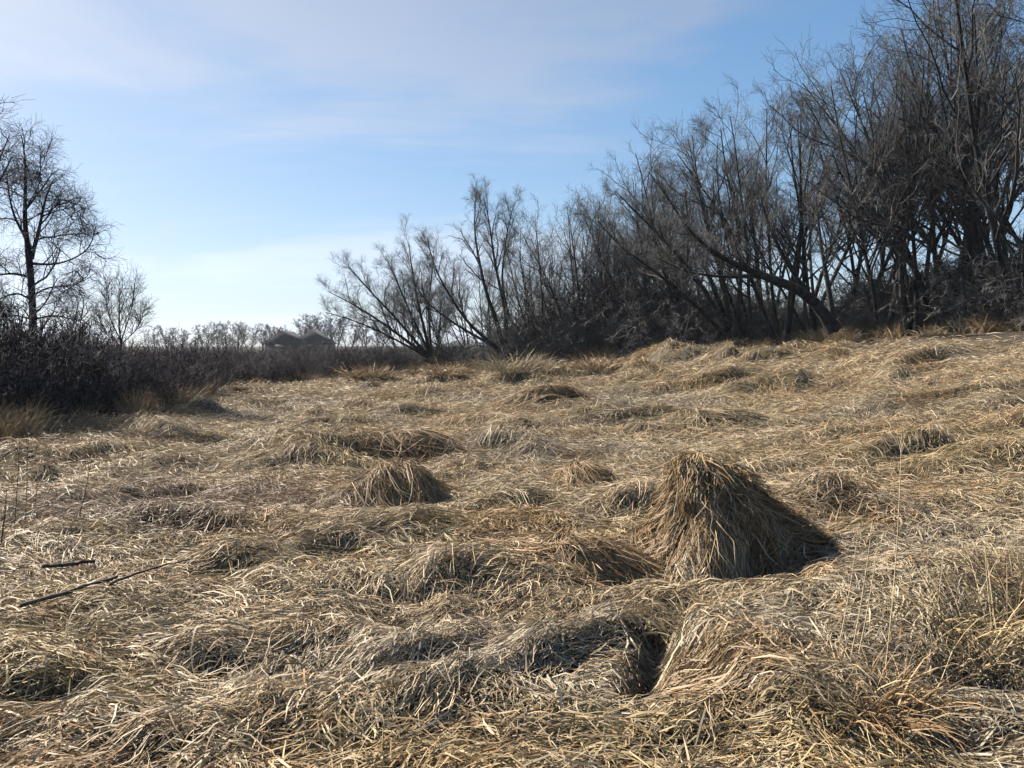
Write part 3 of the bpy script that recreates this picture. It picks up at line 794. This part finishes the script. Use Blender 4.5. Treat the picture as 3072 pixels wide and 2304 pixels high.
def instancer(name, sources, pts, rz, sc, vi, label, cat):
    src = bpy.data.collections.new(name + '_kinds')
    for k, s in enumerate(sources):
        s.name = '%s_kind_%02d' % (name, k); src.objects.link(s)
    me = bpy.data.meshes.new(name); me.vertices.add(len(pts)); me.vertices.foreach_set('co', np.asarray(pts, dtype=np.float32).ravel())
    for an, ty, dat in (('rz', 'FLOAT', rz), ('sc', 'FLOAT', sc), ('vi', 'INT', vi)):
        at_ = me.attributes.new(an, ty, 'POINT'); at_.data.foreach_set('value', np.asarray(dat, dtype=np.float32 if ty == 'FLOAT' else np.int32))
    o = link(name, me)
    ng = bpy.data.node_groups.new(name, 'GeometryNodeTree')
    ng.interface.new_socket('Geometry', in_out='INPUT', socket_type='NodeSocketGeometry'); ng.interface.new_socket('Geometry', in_out='OUTPUT', socket_type='NodeSocketGeometry')
    n, l = ng.nodes, ng.links
    gi, go = n.new('NodeGroupInput'), n.new('NodeGroupOutput')
    ip = n.new('GeometryNodeInstanceOnPoints'); ci = n.new('GeometryNodeCollectionInfo')
    ci.inputs['Collection'].default_value = src; ci.inputs['Separate Children'].default_value = True; ci.inputs['Reset Children'].default_value = True
    def attr(nm, ty):
        a = n.new('GeometryNodeInputNamedAttribute'); a.data_type = ty; a.inputs['Name'].default_value = nm; return a.outputs['Attribute']
    cxyz = n.new('ShaderNodeCombineXYZ'); l.new(attr('rz', 'FLOAT'), cxyz.inputs[2])
    l.new(gi.outputs[0], ip.inputs['Points']); l.new(ci.outputs[0], ip.inputs['Instance']); ip.inputs['Pick Instance'].default_value = True
    l.new(attr('vi', 'INT'), ip.inputs['Instance Index']); l.new(cxyz.outputs[0], ip.inputs['Rotation']); l.new(attr('sc', 'FLOAT'), ip.inputs['Scale'])
    l.new(ip.outputs[0], go.inputs[0])
    md = o.modifiers.new('scatter', 'NODES'); md.node_group = ng
    tag(o, label, cat, kind='stuff')
    return o

g = np.random.default_rng(5)
# thicket on the low ground to the left
N = 1700
c = g.uniform(-230, 480, N); de = np.interp(c, EDGE_C, EDGE_D)
dist = de + np.abs(g.normal(0, 1, N)) * 9 + g.random(N) ** 2 * 45
dist[:420] = de[:420] + g.uniform(0.0, 2.5, 420)
x, y = (c - 512) / FPX * dist, dist
keep = (g.random(N) < np.clip(dist / 45, .25, 1)) 
x, y, dist, c = x[keep], y[keep], dist[keep], c[keep]
z = H(x, y)
hh = (1.22 + 0.25 * np.interp(c, [-230, 60, 150], [2.6, 2.2, 0])) * g.uniform(.6, 1.12, len(x)) * np.where(g.random(len(x)) < .08, 1.35, 1) * np.clip(.55 + (dist - np.interp(c, EDGE_C, EDGE_D)) / 4, .55, 1) - z * 0.8
srcs = [make_shrub('s', 40 + k, 11, 1.0 + .12 * (k % 3), .40 + .1 * (k % 2), M_SHRUB, 5, 3, 1, rad=.009, wig=.22, rt=.0050) for k in range(5)]
instancer('thicket', srcs, np.stack([x, y, z], -1), g.uniform(0, 6.28, len(x)), hh, g.integers(0, 5, len(x)), 'dense dark leafless thicket filling the low ground on the left', 'thicket')
print('thicket', len(x))
# brush under and in front of the trees
N = 760
c = g.uniform(345, 1120, N); de = np.interp(c, EDGE_C, EDGE_D)
dist = de - np.interp(c, [480, 530, 640, 740, 800], [0, 5.0, 4.0, 1.5, -.4]) + np.abs(g.normal(0, 1, N)) * 4.0
de = de - np.interp(c, [480, 530, 640, 740, 800], [0, 5.0, 4.0, 1.5, -.4])
x, y = (c - 512) / FPX * dist, dist
z = H(x, y)
hh = g.uniform(1.3, 4.4, N) * np.interp(c, [345, 480, 540, 620, 720, 800, 900, 1100], [.5, .6, 1.1, 1.2, 1.0, .5, .85, .95]) * np.clip(.4 + (dist - de) / 2.5, .4, 1.0)
srcs = [make_shrub('b', 60 + k, 9, 1.0, .75, M_BRUSH, 6, 4, 1, rad=.007, droop=.03, wig=.30, up=.0, rt=.0040) for k in range(5)]
instancer('brush', srcs, np.stack([x, y, z], -1), g.uniform(0, 6.28, N), hh, g.integers(0, 5, N), 'tangled grey leafless brush along the foot of the wood', 'brush')

def edge_fringe(n):
    g = np.random.default_rng(31)
    c = g.uniform(-150, 1120, n); de = np.interp(c, EDGE_C, EDGE_D) - np.interp(c, [480, 530, 640, 740, 800], [0, 5.0, 4.0, 1.5, -.4])
    d = de + g.normal(0.1, .55, n) + 0.5 * (vnoise(c * .05, c * 0, 8) - .5)
    keep = vnoise(c * .045, d * .6, 12) > g.uniform(.25, .75, n)
    c, d = c[keep], d[keep]; n = len(c)
    x, y = (c - 512) / FPX * d, d
    L = g.uniform(.3, .85, n) * (0.7 + .7 * vnoise(c * .03, c * 0, 14)); da = g.uniform(0, 6.28, n)
    phi = g.uniform(.05, .6, n)[:, None] + g.uniform(.2, 1.3, n)[:, None] * np.linspace(0, 1, 4)[None] ** 1.5
    ds = (L / 3)[:, None]
    rr_ = np.concatenate([np.zeros((n, 1)), np.cumsum(np.sin(phi[:, 1:]) * ds, 1)], 1); zz_ = np.concatenate([np.zeros((n, 1)), np.cumsum(np.cos(phi[:, 1:]) * ds, 1)], 1)
    z = H(x, y)
    P = np.stack([x[:, None] + rr_ * np.cos(da)[:, None], y[:, None] + rr_ * np.sin(da)[:, None], z[:, None] + zz_ - .03], -1)
    T = nrm(np.gradient(P, axis=1)); th = g.uniform(0, 6.28, n)
    side = nrm(np.cross(T, np.broadcast_to(np.stack([np.cos(th), np.sin(th), .2 * np.ones(n)], -1)[:, None, :], T.shape)))
    cw = vnoise(c * .02, d * .2, 18)[:, None]
    C = (np.array([[.48, .36, .21]]) * cw + np.array([[.44, .27, .13]]) * (1 - cw)) * g.uniform(.6, 1.25, n)[:, None]
    return ribbons(P, np.maximum(.006, .35 * d / FPX) * g.uniform(.7, 1.2, n), side, C, 'edge_grass', M_STRAW)
tag(link('edge_grass', edge_fringe(38000)), 'ragged standing dry grass fringing the thicket and the wood', 'grass', kind='stuff')

# ------------------------------------------------------------------ upright tufts, each a thing of its own
def make_tuft(seed, n, h, spread, colr, bend=0.8, w=(.005, .010)):
    g = np.random.default_rng(seed)
    a = g.uniform(0, 2 * math.pi, n); rad = spread * np.sqrt(g.random(n))
    x0, y0 = rad * np.cos(a), rad * np.sin(a)
    L = h * (.3 + .95 * g.random(n) ** 1.3); da = a + g.normal(0, 1.2, n)
    x0 = x0 * g.uniform(.7, 1.6, n); y0 = y0 * g.uniform(.6, 1.3, n)
    lean = g.uniform(.05, .75, n) + .45 * rad / spread
    k = np.linspace(0, 1, 5)[None, :]
    bd = bend * g.uniform(.3, 1.4, n)
    phi = lean[:, None] + bd[:, None] * k ** 1.6
    ds = (L / 4)[:, None]
    rr_ = np.concatenate([np.zeros((n, 1)), np.cumsum(np.sin(phi[:, 1:]) * ds, 1)], 1)
    zz_ = np.concatenate([np.zeros((n, 1)), np.cumsum(np.cos(phi[:, 1:]) * ds, 1)], 1)
    P = np.stack([x0[:, None] + rr_ * np.cos(da)[:, None], y0[:, None] + rr_ * np.sin(da)[:, None], zz_ - .06], -1)
    T = nrm(np.gradient(P, axis=1)); th = g.uniform(0, 6.28, n)
    rv = np.stack([np.cos(th), np.sin(th), 0.2 * np.ones(n)], -1)[:, None, :]
    side = nrm(np.cross(T, np.broadcast_to(rv, T.shape)))
    mixw = (g.random(n) ** 2.6)[:, None]
    C = (np.array(colr)[None, :] * (1 - mixw) + np.array([[.47, .365, .22]]) * mixw) * g.uniform(.6, 1.3, n)[:, None]
    return ribbons(P, g.uniform(w[0], w[1], n), side, C, 'grass_tuft', M_STRAW)
TAN, ORANGE, OLIVE, DULL = (.44, .34, .20), (.42, .26, .13), (.36, .29, .14), (.30, .235, .15)
def tuft(px, py, h, spread, n, colr, label, bend=.8, w=(.005, .010), group='tufts standing out of the flattened grass'):
    x, y = ground_at(px, py, surf)
    wscale = max(1.0, y / 9.0) * 0.75; n = int(n * (2.4 if y < 9 else 1.5)); bend = bend * 1.35
    o = link('grass_tuft', make_tuft(int(px * 7 + py), n, h, spread, colr, bend, (w[0] * wscale, w[1] * wscale)))
    o.location = (x, y, Hs(x, y))
    tag(o, label, 'grass tuft', group)
for a in [(575, 872, .55, .40, 260, OLIVE, 'dark olive grass tuft standing alone in the mid field towards the thicket'),
          (310, 948, .50, .25, 200, ORANGE, 'small pointed orange grass tuft near the thicket corner'),
          (425, 945, .42, .42, 260, ORANGE, 'wide orange grass tuft just right of the small pointed one'),
          (1005, 1000, .24, .14, 200, DULL, 'small dark grass knob in the open mid field'),
          (1790, 1150, .40, .22, 320, ORANGE, 'rusty grass tuft at the right foot of the tall mound'),
          (2170, 1400, .66, .34, 230, (.56, .42, .24), 'tall golden grass clump standing at the lower right edge', .35),
          (2090, 1345, .36, .16, 220, (.45, .31, .15), 'shorter golden grass clump beside the pale stalks', .8),
          (1880, 1500, .36, .22, 300, ORANGE, 'orange grass tuft at the foot of the pale stalks'),
          (2215, 1270, .55, .20, 300, TAN, 'pale bent grass clump cut by the right picture edge', .9),
          (90, 1395, .38, .30, 480, OLIVE, 'drooping grass tuft over the dark hollow at lower left', 1.4),
          (1560, 1330, .26, .3, 260, TAN, 'low straw tuft in front of the tall mound'),
          (130, 925, .6, .5, 260, DULL, 'dull grass tuft under the thicket corner'),
          (215, 918, .5, .4, 220, TAN, 'straw tuft right of the dull one under the thicket corner'),
          (660, 814, .9, .9, 300, DULL, 'brown grass fringe by the thicket end, leftmost of the row', .5),
          (725, 812, .9, .8, 300, ORANGE, 'orange grass fringe second in the row by the thicket end', .5),
          (800, 810, .9, .9, 300, ORANGE, 'orange grass fringe third in the row by the thicket end', .5),
          (905, 808, .9, .8, 300, DULL, 'dark grass hump left of the leaning tree foot', .8),
          (965, 807, 1.0, .8, 300, ORANGE, 'orange hump of grass just left of the leaning tree foot', .8),
          (1110, 798, 1.1, .9, 320, TAN, 'tan grass clump right at the foot of the leaning tree', .6),
          (1165, 796, .9, .8, 300, TAN, 'tan grass clump one step right of the leaning tree foot', .6),
          (1290, 796, .9, .8, 280, ORANGE, 'orange grass clump before the grey brush', .5),
          (1775, 727, .6, .5, 220, DULL, 'dull grass tuft below the arched trunk foot', .6),
          (2010, 722, .5, .5, 200, TAN, 'short straw tuft on the slope below the tallest trees', .6),
          (2165, 712, .9, .5, 260, ORANGE, 'tall rusty weeds on the slope crest at the right edge', .4),
          (1240, 745, .8, .5, 0, TAN, '')]:
    if a[4]: tuft(*a)

# ------------------------------------------------------------------ rounded hummocks, grass draped over a steep near side
def hummock(px, py, rx, ry, h, n, colr, label, skew=(-.25, .35), wmul=1.0):
    g = np.random.default_rng(int(px + 3 * py))
    x0, y0 = ground_at(px, py, surf)
    y0 += ry * 0.8
    z0 = Hs(x0, y0)
    root = empty('grass_hummock', (x0, y0, z0)); tag(root, label, 'grass hummock', 'hummocks of draped grass')
    sx, sy = skew[0] * rx, skew[1] * ry
    def pt(th, t):
        lum = 1 + .55 * (vnoise(th * 1.6 + px, t * 1.2, 3) - .5) * 2
        X = sx * (1 - t) + rx * lum * np.cos(th) * t; Y = sy * (1 - t) + ry * lum * np.sin(th) * t
        gz_ = H((x0 + X).ravel(), (y0 + Y).ravel()).reshape(X.shape) - z0
        front = 0.5 - 0.5 * np.sin(th)      # 1 on the near side: steeper there, a long soft back
        Z = gz_ * t + h * np.maximum(1 - t ** (1.15 + 1.0 * front), 0) ** (1.7 - 0.8 * front) * (1 + .35 * (vnoise(th * 2.3, t * 3 + px, 5) - .5))
        return np.stack([X, Y, Z], -1)
    tg, tt_ = np.meshgrid(np.radians(np.linspace(0, 360, 30, endpoint=False)), np.linspace(0.0, 1.0, 10))
    cv = pt(tg, tt_); cv[..., 2] -= .04; cv = cv.reshape(-1, 3)
    a_ = np.arange(9)[:, None] * 30; b_ = np.arange(30)[None, :]; b2 = (b_ + 1) % 30
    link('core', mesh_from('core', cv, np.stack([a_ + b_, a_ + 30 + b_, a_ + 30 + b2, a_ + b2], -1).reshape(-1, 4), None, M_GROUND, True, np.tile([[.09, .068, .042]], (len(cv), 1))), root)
    th = g.uniform(0, 6.283, n); t0 = g.random(n) ** .7 * 1.0; k = np.linspace(0, 1, 4)[None, :]
    TH = th[:, None] + g.normal(.25, .55, n)[:, None] * k; TT = t0[:, None] + g.uniform(.1, .75, n)[:, None] * k
    P = pt(TH, np.minimum(TT, 1.0)); e = TT - np.minimum(TT, 1.0)
    P[..., 0] += np.cos(TH) * e * rx; P[..., 1] += np.sin(TH) * e * ry
    out = nrm(np.stack([np.cos(TH), np.sin(TH), np.full_like(TH, .7)], -1))
    P = P + out * ((g.random(n) ** 1.6 * .05)[:, None] + (g.random(n) < .22)[:, None] * g.uniform(0, .13, n)[:, None] * k ** 1.5)[..., None]
    T = nrm(np.gradient(P, axis=1)); side = nrm(np.cross(T, out)); nn = np.cross(side, T); ro = g.normal(0, .7, n)[:, None, None]
    side = side * np.cos(ro) + nn * np.sin(ro)
    mw = (g.random(n) ** 2)[:, None]
    C = (np.array([colr]) * (1 - mw) + np.array([[.48, .36, .22]]) * mw) * g.uniform(.65, 1.25, n)[:, None]
    link('draped_straw', ribbons(P, g.uniform(.004, .009, n) * wmul, side, C, 'draped_straw', M_STRAW), root)
hummock(1285, 1262, .46, .32, .31, 2600, ORANGE, 'rounded orange grass hummock with dark front, beside the left foot of the tall mound')
hummock(865, 1088, .55, .42, .24, 2000, ORANGE, 'rounded orange-brown grass hummock in mid field, left of the tall mound', (-.1, .3))
hummock(1270, 1050, .40, .34, .24, 1400, ORANGE, 'peaked orange grass hummock behind and left of the tall mound', (-.2, .2))
hummock(1120, 1098, .52, .34, .16, 1500, TAN, 'low straw hummock between the two orange hummocks')
hummock(862, 888, .75, .55, .26, 900, DULL, 'dark low hummock alone in the far mid field', (-.2, .3), 1.6)
hummock(1345, 905, 1.2, .5, .20, 1000, DULL, 'long dark-fronted hummock in the mid field beyond the tall mound', (0, .3), 1.6)
hummock(1590, 918, .8, .55, .24, 900, TAN, 'pale combed hummock in mid field right above the tall mound', (-.5, .2), 1.6)
hummock(790, 838, .9, .6, .24, 700, DULL, 'far dark hummock towards the leaning tree', (0, .3), 2.2)
hummock(1180, 862, 1.1, .6, .24, 800, ORANGE, 'far rusty hummock below the grey brush', (0, .3), 2.0)
hummock(850, 985, 1.0, .45, .17, 1200, ORANGE, 'long rusty hummock across the mid field', (0, .3), 1.3)

# ------------------------------------------------------------------ stalks, weeds and fallen sticks
def tube_mesh(name, lines, mat, k=5):
    parts = []
    for pts, r0, r1 in lines:
        P = resample(pts, 9)[None]; R = np.linspace(r0, r1, 9)[None]
        parts.append(tubes(P, R, k))
    v, q = join(parts)
    return mesh_from(name, v, q, None, mat, True)
def mat_stalk():
    m = mat_bark('pale_stalk', (0.36, 0.27, 0.15), (0.58, 0.47, 0.30), scale=20, rough=.5, spec=.3); return m
M_STALK = mat_stalk()
def stalk(top, bot, label, r=.0022, bow=.02, head=True, mat=None, leaves=2):
    x, y = ground_at(bot[0], bot[1], surf)
    r = r * 1.5
    b = np.array([x, y, Hs(x, y) - .03]); t = at_depth(top[0], top[1], y + .05)
    L = np.linalg.norm(t - b)
    g = np.random.default_rng(int(top[0] * 13 + top[1]))
    n = np.linspace(0, 1, 6)[:, None]
    pts = b + (t - b) * n + np.array([bow, bow * .5, 0]) * np.sin(n * math.pi) * L
    root = empty('dry_stalk', tuple(b)); tag(root, label, 'stalk', 'pale stalks standing in the grass')
    link('stem', tube_mesh('stem', [(pts - b, r, r * .5)], mat or M_STALK), root)
    if leaves:
        P, S = [], []
        for q in range(leaves):
            o = pts[1 + q % 4] - b; a = g.uniform(0, 6.28); l = g.uniform(.12, .25)
            kk = np.linspace(0, 1, 5)[:, None]
            P.append(o + np.concatenate([np.cos(a) * kk * l, np.sin(a) * kk * l, (.5 * kk - .9 * kk ** 2) * l], 1))
            S.append(np.tile([[-math.sin(a), math.cos(a), 0.]], (5, 1)))
        for q in range(leaves):
            link('leaf', ribbons(np.array(P[q:q + 1]), np.full(1, .008), np.array(S[q:q + 1]), np.array([[.46, .36, .2]]), 'leaf', M_STRAW), root)
    if head:
        P0 = (pts[-2:] - b)[None]; P0 = np.stack([P0[0, 0] * .5 + P0[0, 1] * .5, P0[0, 1]])[None]
        v, q = tubes(*grow(P0, np.full((1, 2), r), 14, 0, 1, .5, (10, 30), 3, .1, .0, .7, .0012, g, .02), 3)
        link('seed_head', mesh_from('seed_head', v, q, None, mat or M_STALK, True), root)
for a in [((1863, 1139), (1821, 1400), 'pale grass stalk, leftmost of the upright ones by the golden clumps'), ((1893, 1129), (1843, 1450), 'pale upright stalk second from left, right of the tall mound'),
          ((1952, 930), (1925, 1475), 'tallest thin pale stalk, rising right of the mound above all others', .0026), ((1905, 1180), (1860, 1440), 'short pale stalk between the second and the tallest stalk'),
          ((2050, 1180), (2035, 1330), 'pale stalk leaning beside the golden clump'), ((1680, 1290), (1672, 1420), 'short bare stalk just in front of the dark mound face', .002, .01, False),
          ((2140, 1180), (2175, 1400), 'pale stalk bent right within the tall golden clump', .0028, -.03), ((1010, 1240), (1020, 1300), 'tiny pale stalk in the near grass left of the mound', .002, .01, False),
          ((2075, 1420), (2010, 1560), 'slanting pale stalk at lower right', .0025, .01, False), ((935, 1370), (905, 1470), 'pale stem poking up beside the dark forked twig', .002, .02, False)]:
    stalk(*a)

def weed(top, bot, label, r, nt, seed, mat=M_WEED):
    x, y = ground_at(bot[0], bot[1], surf)
    b = np.array([x, y, Hs(x, y) - .03]); t = at_depth(top[0], top[1], y)
    g = np.random.default_rng(seed)
    n = np.linspace(0, 1, 7)[:, None]
    pts = b + (t - b) * n + g.normal(0, .012, (7, 3)) * np.sin(n * math.pi)
    root = empty('dead_weed', tuple(b)); tag(root, label, 'weed', 'dark dead weeds')
    P0, R0 = stems_to_arrays([(pts - b, r, r * .4)], 9)
    link('stem', mesh_from('stem', *tubes(P0, R0, 5), None, mat, True), root)
    if nt:
        P1, R1 = grow(P0, R0, nt, .35, 1, .22, (20, 45), 4, .12, .05, .6, .0016, g, .06)
        P2, R2 = grow(P1, R1, 3, .4, 1, .4, (20, 45), 3, .12, .05, .7, .0013, g, .03)
        link('twig', mesh_from('twig', *join([tubes(P1, R1, 3), tubes(P2, R2, 3)]), None, mat, True), root)
weed((38, 955), (18, 1150), 'dark dead weed at the left edge, leftmost of three thin stems', .004, 8, 1)
weed((56, 950), (44, 1130), 'dark dead weed at the left edge, middle of three thin stems', .0035, 6, 2)
weed((72, 965), (66, 1120), 'dark dead weed at the left edge, rightmost of three thin stems', .003, 6, 3)
weed((5, 1060), (-12, 1180), 'thick dark weed stub cut by the left picture edge', .006, 3, 4)
weed((192, 1000), (155, 1125), 'brown branching weed right of the three thin stems', .0045, 12, 5)
weed((303, 985), (300, 1045), 'short dark weed stem in the left field', .003, 4, 6)
weed((608, 995), (604, 1045), 'short dark weed stem in the field centre-left', .003, 4, 7)

def lying(pts_px, r0, r1, label, name='fallen_stick', lift=.10, mat=M_DEADWOOD, stubs=2, seed=1):
    P = []
    for px, py in pts_px:
        x, y = ground_at(px, py, surf); P.append((x, y, Hs(x, y) + lift))
    P = np.array(P); b = P[0].copy()
    zfit = np.polyfit(np.arange(len(P)), P[:, 2], 1); P[:, 2] = np.polyval(zfit, np.arange(len(P))) + .02
    root = empty(name, tuple(b)); tag(root, label, 'stick', 'sticks lying on the grass')
    g = np.random.default_rng(seed)
    Q = resample(P - b, 12); Q += g.normal(0, r0 * .35, Q.shape)
    R = np.linspace(r0, r1, 12) * g.uniform(.88, 1.12, 12)
    v, q = tubes(Q[None], R[None], 8)
    caps = np.vstack([Q[:1], Q[-1:]]); nv = len(v)
    tr = [(nv, (k + 1) % 8, k) for k in range(8)] + [(nv + 1, nv - 8 + k, nv - 8 + (k + 1) % 8) for k in range(8)]
    link('shaft', mesh_from('shaft', np.vstack([v, caps]), q, tr, mat, True), root)
    if stubs:
        P1, R1 = grow(Q[None], R[None], stubs, .2, .9, .06, (30, 60), 4, .1, 0, .5, r0 * .25, g, .05)
        for q in range(len(P1)):
            link('twig_stub', mesh_from('twig_stub', *tubes(P1[q:q + 1], R1[q:q + 1], 4), None, mat, True), root)
lying([(25, 1343), (130, 1312), (238, 1275)], .013, .011, 'long dark weathered stick lying on the grass at left')
lying([(226, 1288), (290, 1268), (352, 1250), (400, 1232)], .010, .005, 'thinner dark stick end lying just beyond the long stick', seed=2)
lying([(78, 1250), (135, 1245), (192, 1240)], .015, .013, 'short flat grey stick lying behind the long stick', stubs=0, seed=3)
lying([(1640, 788), (1685, 786), (1730, 778)], .022, .015, 'pale fallen branch on the far slope below the wood', lift=.16, mat=M_DEADWOOD, seed=4)
lying([(904, 1240), (880, 1310), (856, 1385)], .0035, .0022, 'left dark thin leg of the forked twig in the near grass', name='dark_twig', lift=.14, mat=M_WEED, seed=5, stubs=4)
lying([(904, 1240), (945, 1300), (995, 1368)], .0035, .002, 'right dark thin leg of the forked twig in the near grass', name='dark_twig', lift=.14, mat=M_WEED, seed=6, stubs=5)
lying([(904, 1242), (930, 1205), (955, 1170)], .003, .002, 'dark thin twig pointing away from the forked twig', name='dark_twig', lift=.14, mat=M_WEED, seed=7, stubs=1)

# ------------------------------------------------------------------ far houses and far trees on the horizon
M_WALL = mat_plain('far_siding', (.10, .10, .105)); M_ROOF = mat_plain('far_shingles', (.022, .022, .024), 1.0); M_GLASS = mat_plain('far_pane', (.03, .035, .045), .15); M_BRICK = mat_plain('far_brick', (.16, .09, .07))
def box(x0, x1, y0, y1, z0, z1):
    v = np.array([(x, y, z) for z in (z0, z1) for y in (y0, y1) for x in (x0, x1)], float)
    q = np.array([(0, 1, 3, 2)[::-1], (4, 5, 7, 6), (0, 1, 5, 4), (2, 3, 7, 6)[::-1], (0, 2, 6, 4)[::-1], (1, 3, 7, 5)])
    return v, q
def house(px, d, w, dep, wall_h, roof_h, hip, label, rz):
    b = stand(px, d)
    root = empty('house', tuple(b), rz); tag(root, label, 'house', 'far houses')
    link('wall', mesh_from('wall', *box(-w / 2, w / 2, -dep / 2, dep / 2, 0, wall_h), None, M_WALL), root)
    o = .5; e = wall_h - .15; hx = hip
    v = np.array([(-w / 2 - o, -dep / 2 - o, e), (w / 2 + o, -dep / 2 - o, e), (w / 2 + o, dep / 2 + o, e), (-w / 2 - o, dep / 2 + o, e),
                  (0, -dep / 2 - o + hx, wall_h + roof_h), (0, dep / 2 + o - hx, wall_h + roof_h)], float)
    roof = link('roof', mesh_from('roof', v, [(0, 4, 5, 3), (1, 2, 5, 4), (0, 3, 2, 1)], [(0, 1, 4), (2, 3, 5)], M_ROOF), root)
    link('chimney', mesh_from('chimney', *box(-w * .36, -w * .36 + .9, .2, 1.1, wall_h, wall_h + roof_h + .5), None, M_BRICK), roof)
    for kx in (-.28, 0, .28):
        wn_ = link('window', mesh_from('window', *box(kx * w - .55, kx * w + .55, -dep / 2 - .06, -dep / 2 + .01, wall_h - 2.0, wall_h - .8), None, M_WALL), root)
        link('pane', mesh_from('pane', *box(kx * w - .45, kx * w + .45, -dep / 2 - .09, -dep / 2 - .05, wall_h - 2.1, wall_h - .9), None, M_GLASS), wn_)
house(622, 205, 8.6, 11, 2.8, 3.4, 0.0, 'far grey house with a pointed gable just above the thicket', .0)
house(681, 215, 9.0, 12, 2.9, 3.9, 1.5, 'far house with a hipped dark roof beside the end of the wood', .05)
g = np.random.default_rng(12)
FORD = ORD + ['fifteenth', 'sixteenth', 'seventeenth', 'eighteenth', 'nineteenth', 'twentieth', 'twenty-first', 'twenty-second', 'twenty-third']
FAR = [make_tree('far_tree', auto_stems(3 + q % 2, 10.0, .16, (0, 0), .30, 900 + q), 910 + q, l1=10, l2=6, l3=4, l4=1, r_twig=.034, twigmat=M_BARK, start=.2, ang1=(24, 60), ratio=(.40, .44, .5, .6), trunk_sides=5) for q in range(3)]
k = 0
for px, d, h in [(335, 230, 6.8), (365, 240, 7.2), (392, 235, 6.2), (420, 230, 5.6), (445, 225, 7.6), (470, 240, 8.0), (492, 235, 7.6), (515, 240, 8.2), (540, 250, 8.2), (566, 240, 7.4), (590, 250, 7.6),
                 (608, 260, 7.6), (645, 250, 7.4), (662, 232, 9.4), (690, 240, 10.4), (706, 236, 10.0), (725, 230, 9.4), (755, 235, 9), (790, 230, 8.5), (820, 240, 8.5)]:
    t = FAR[k] if k < 3 else copy_tree(FAR[k % 3]); b = stand(px, d); t.location = b; t.rotation_euler = (0, 0, g.uniform(0, 6.28)); s = h / 9.0; t.scale = (s * 1.35, s * 1.35, s)
    tag(t, '%s small far bare tree along the horizon, counted from the left edge' % FORD[k], 'tree', 'far trees on the horizon'); k += 1

# ------------------------------------------------------------------ thin spring haze in the air
hz = link('haze', mesh_from('haze', *box(-1700, 1700, -1700, 1700, -4, 34)))
tag(hz, 'thin pale haze in the air over the field', kind='stuff')
m, n, l, out = new_mat('haze')
pv = n.new('ShaderNodeVolumePrincipled'); pv.inputs['Color'].default_value = (.86, .91, 1, 1); pv.inputs['Density'].default_value = 0.00020; pv.inputs['Anisotropy'].default_value = 0.0
l.new(pv.outputs[0], out.inputs['Volume']); hz.data.materials.append(m)
print('TRIS', sum(sum(len(p.vertices) - 2 for p in me.polygons) if len(me.polygons) < 3000 else int(len(me.loops) - 2 * len(me.polygons)) for me in bpy.data.meshes))
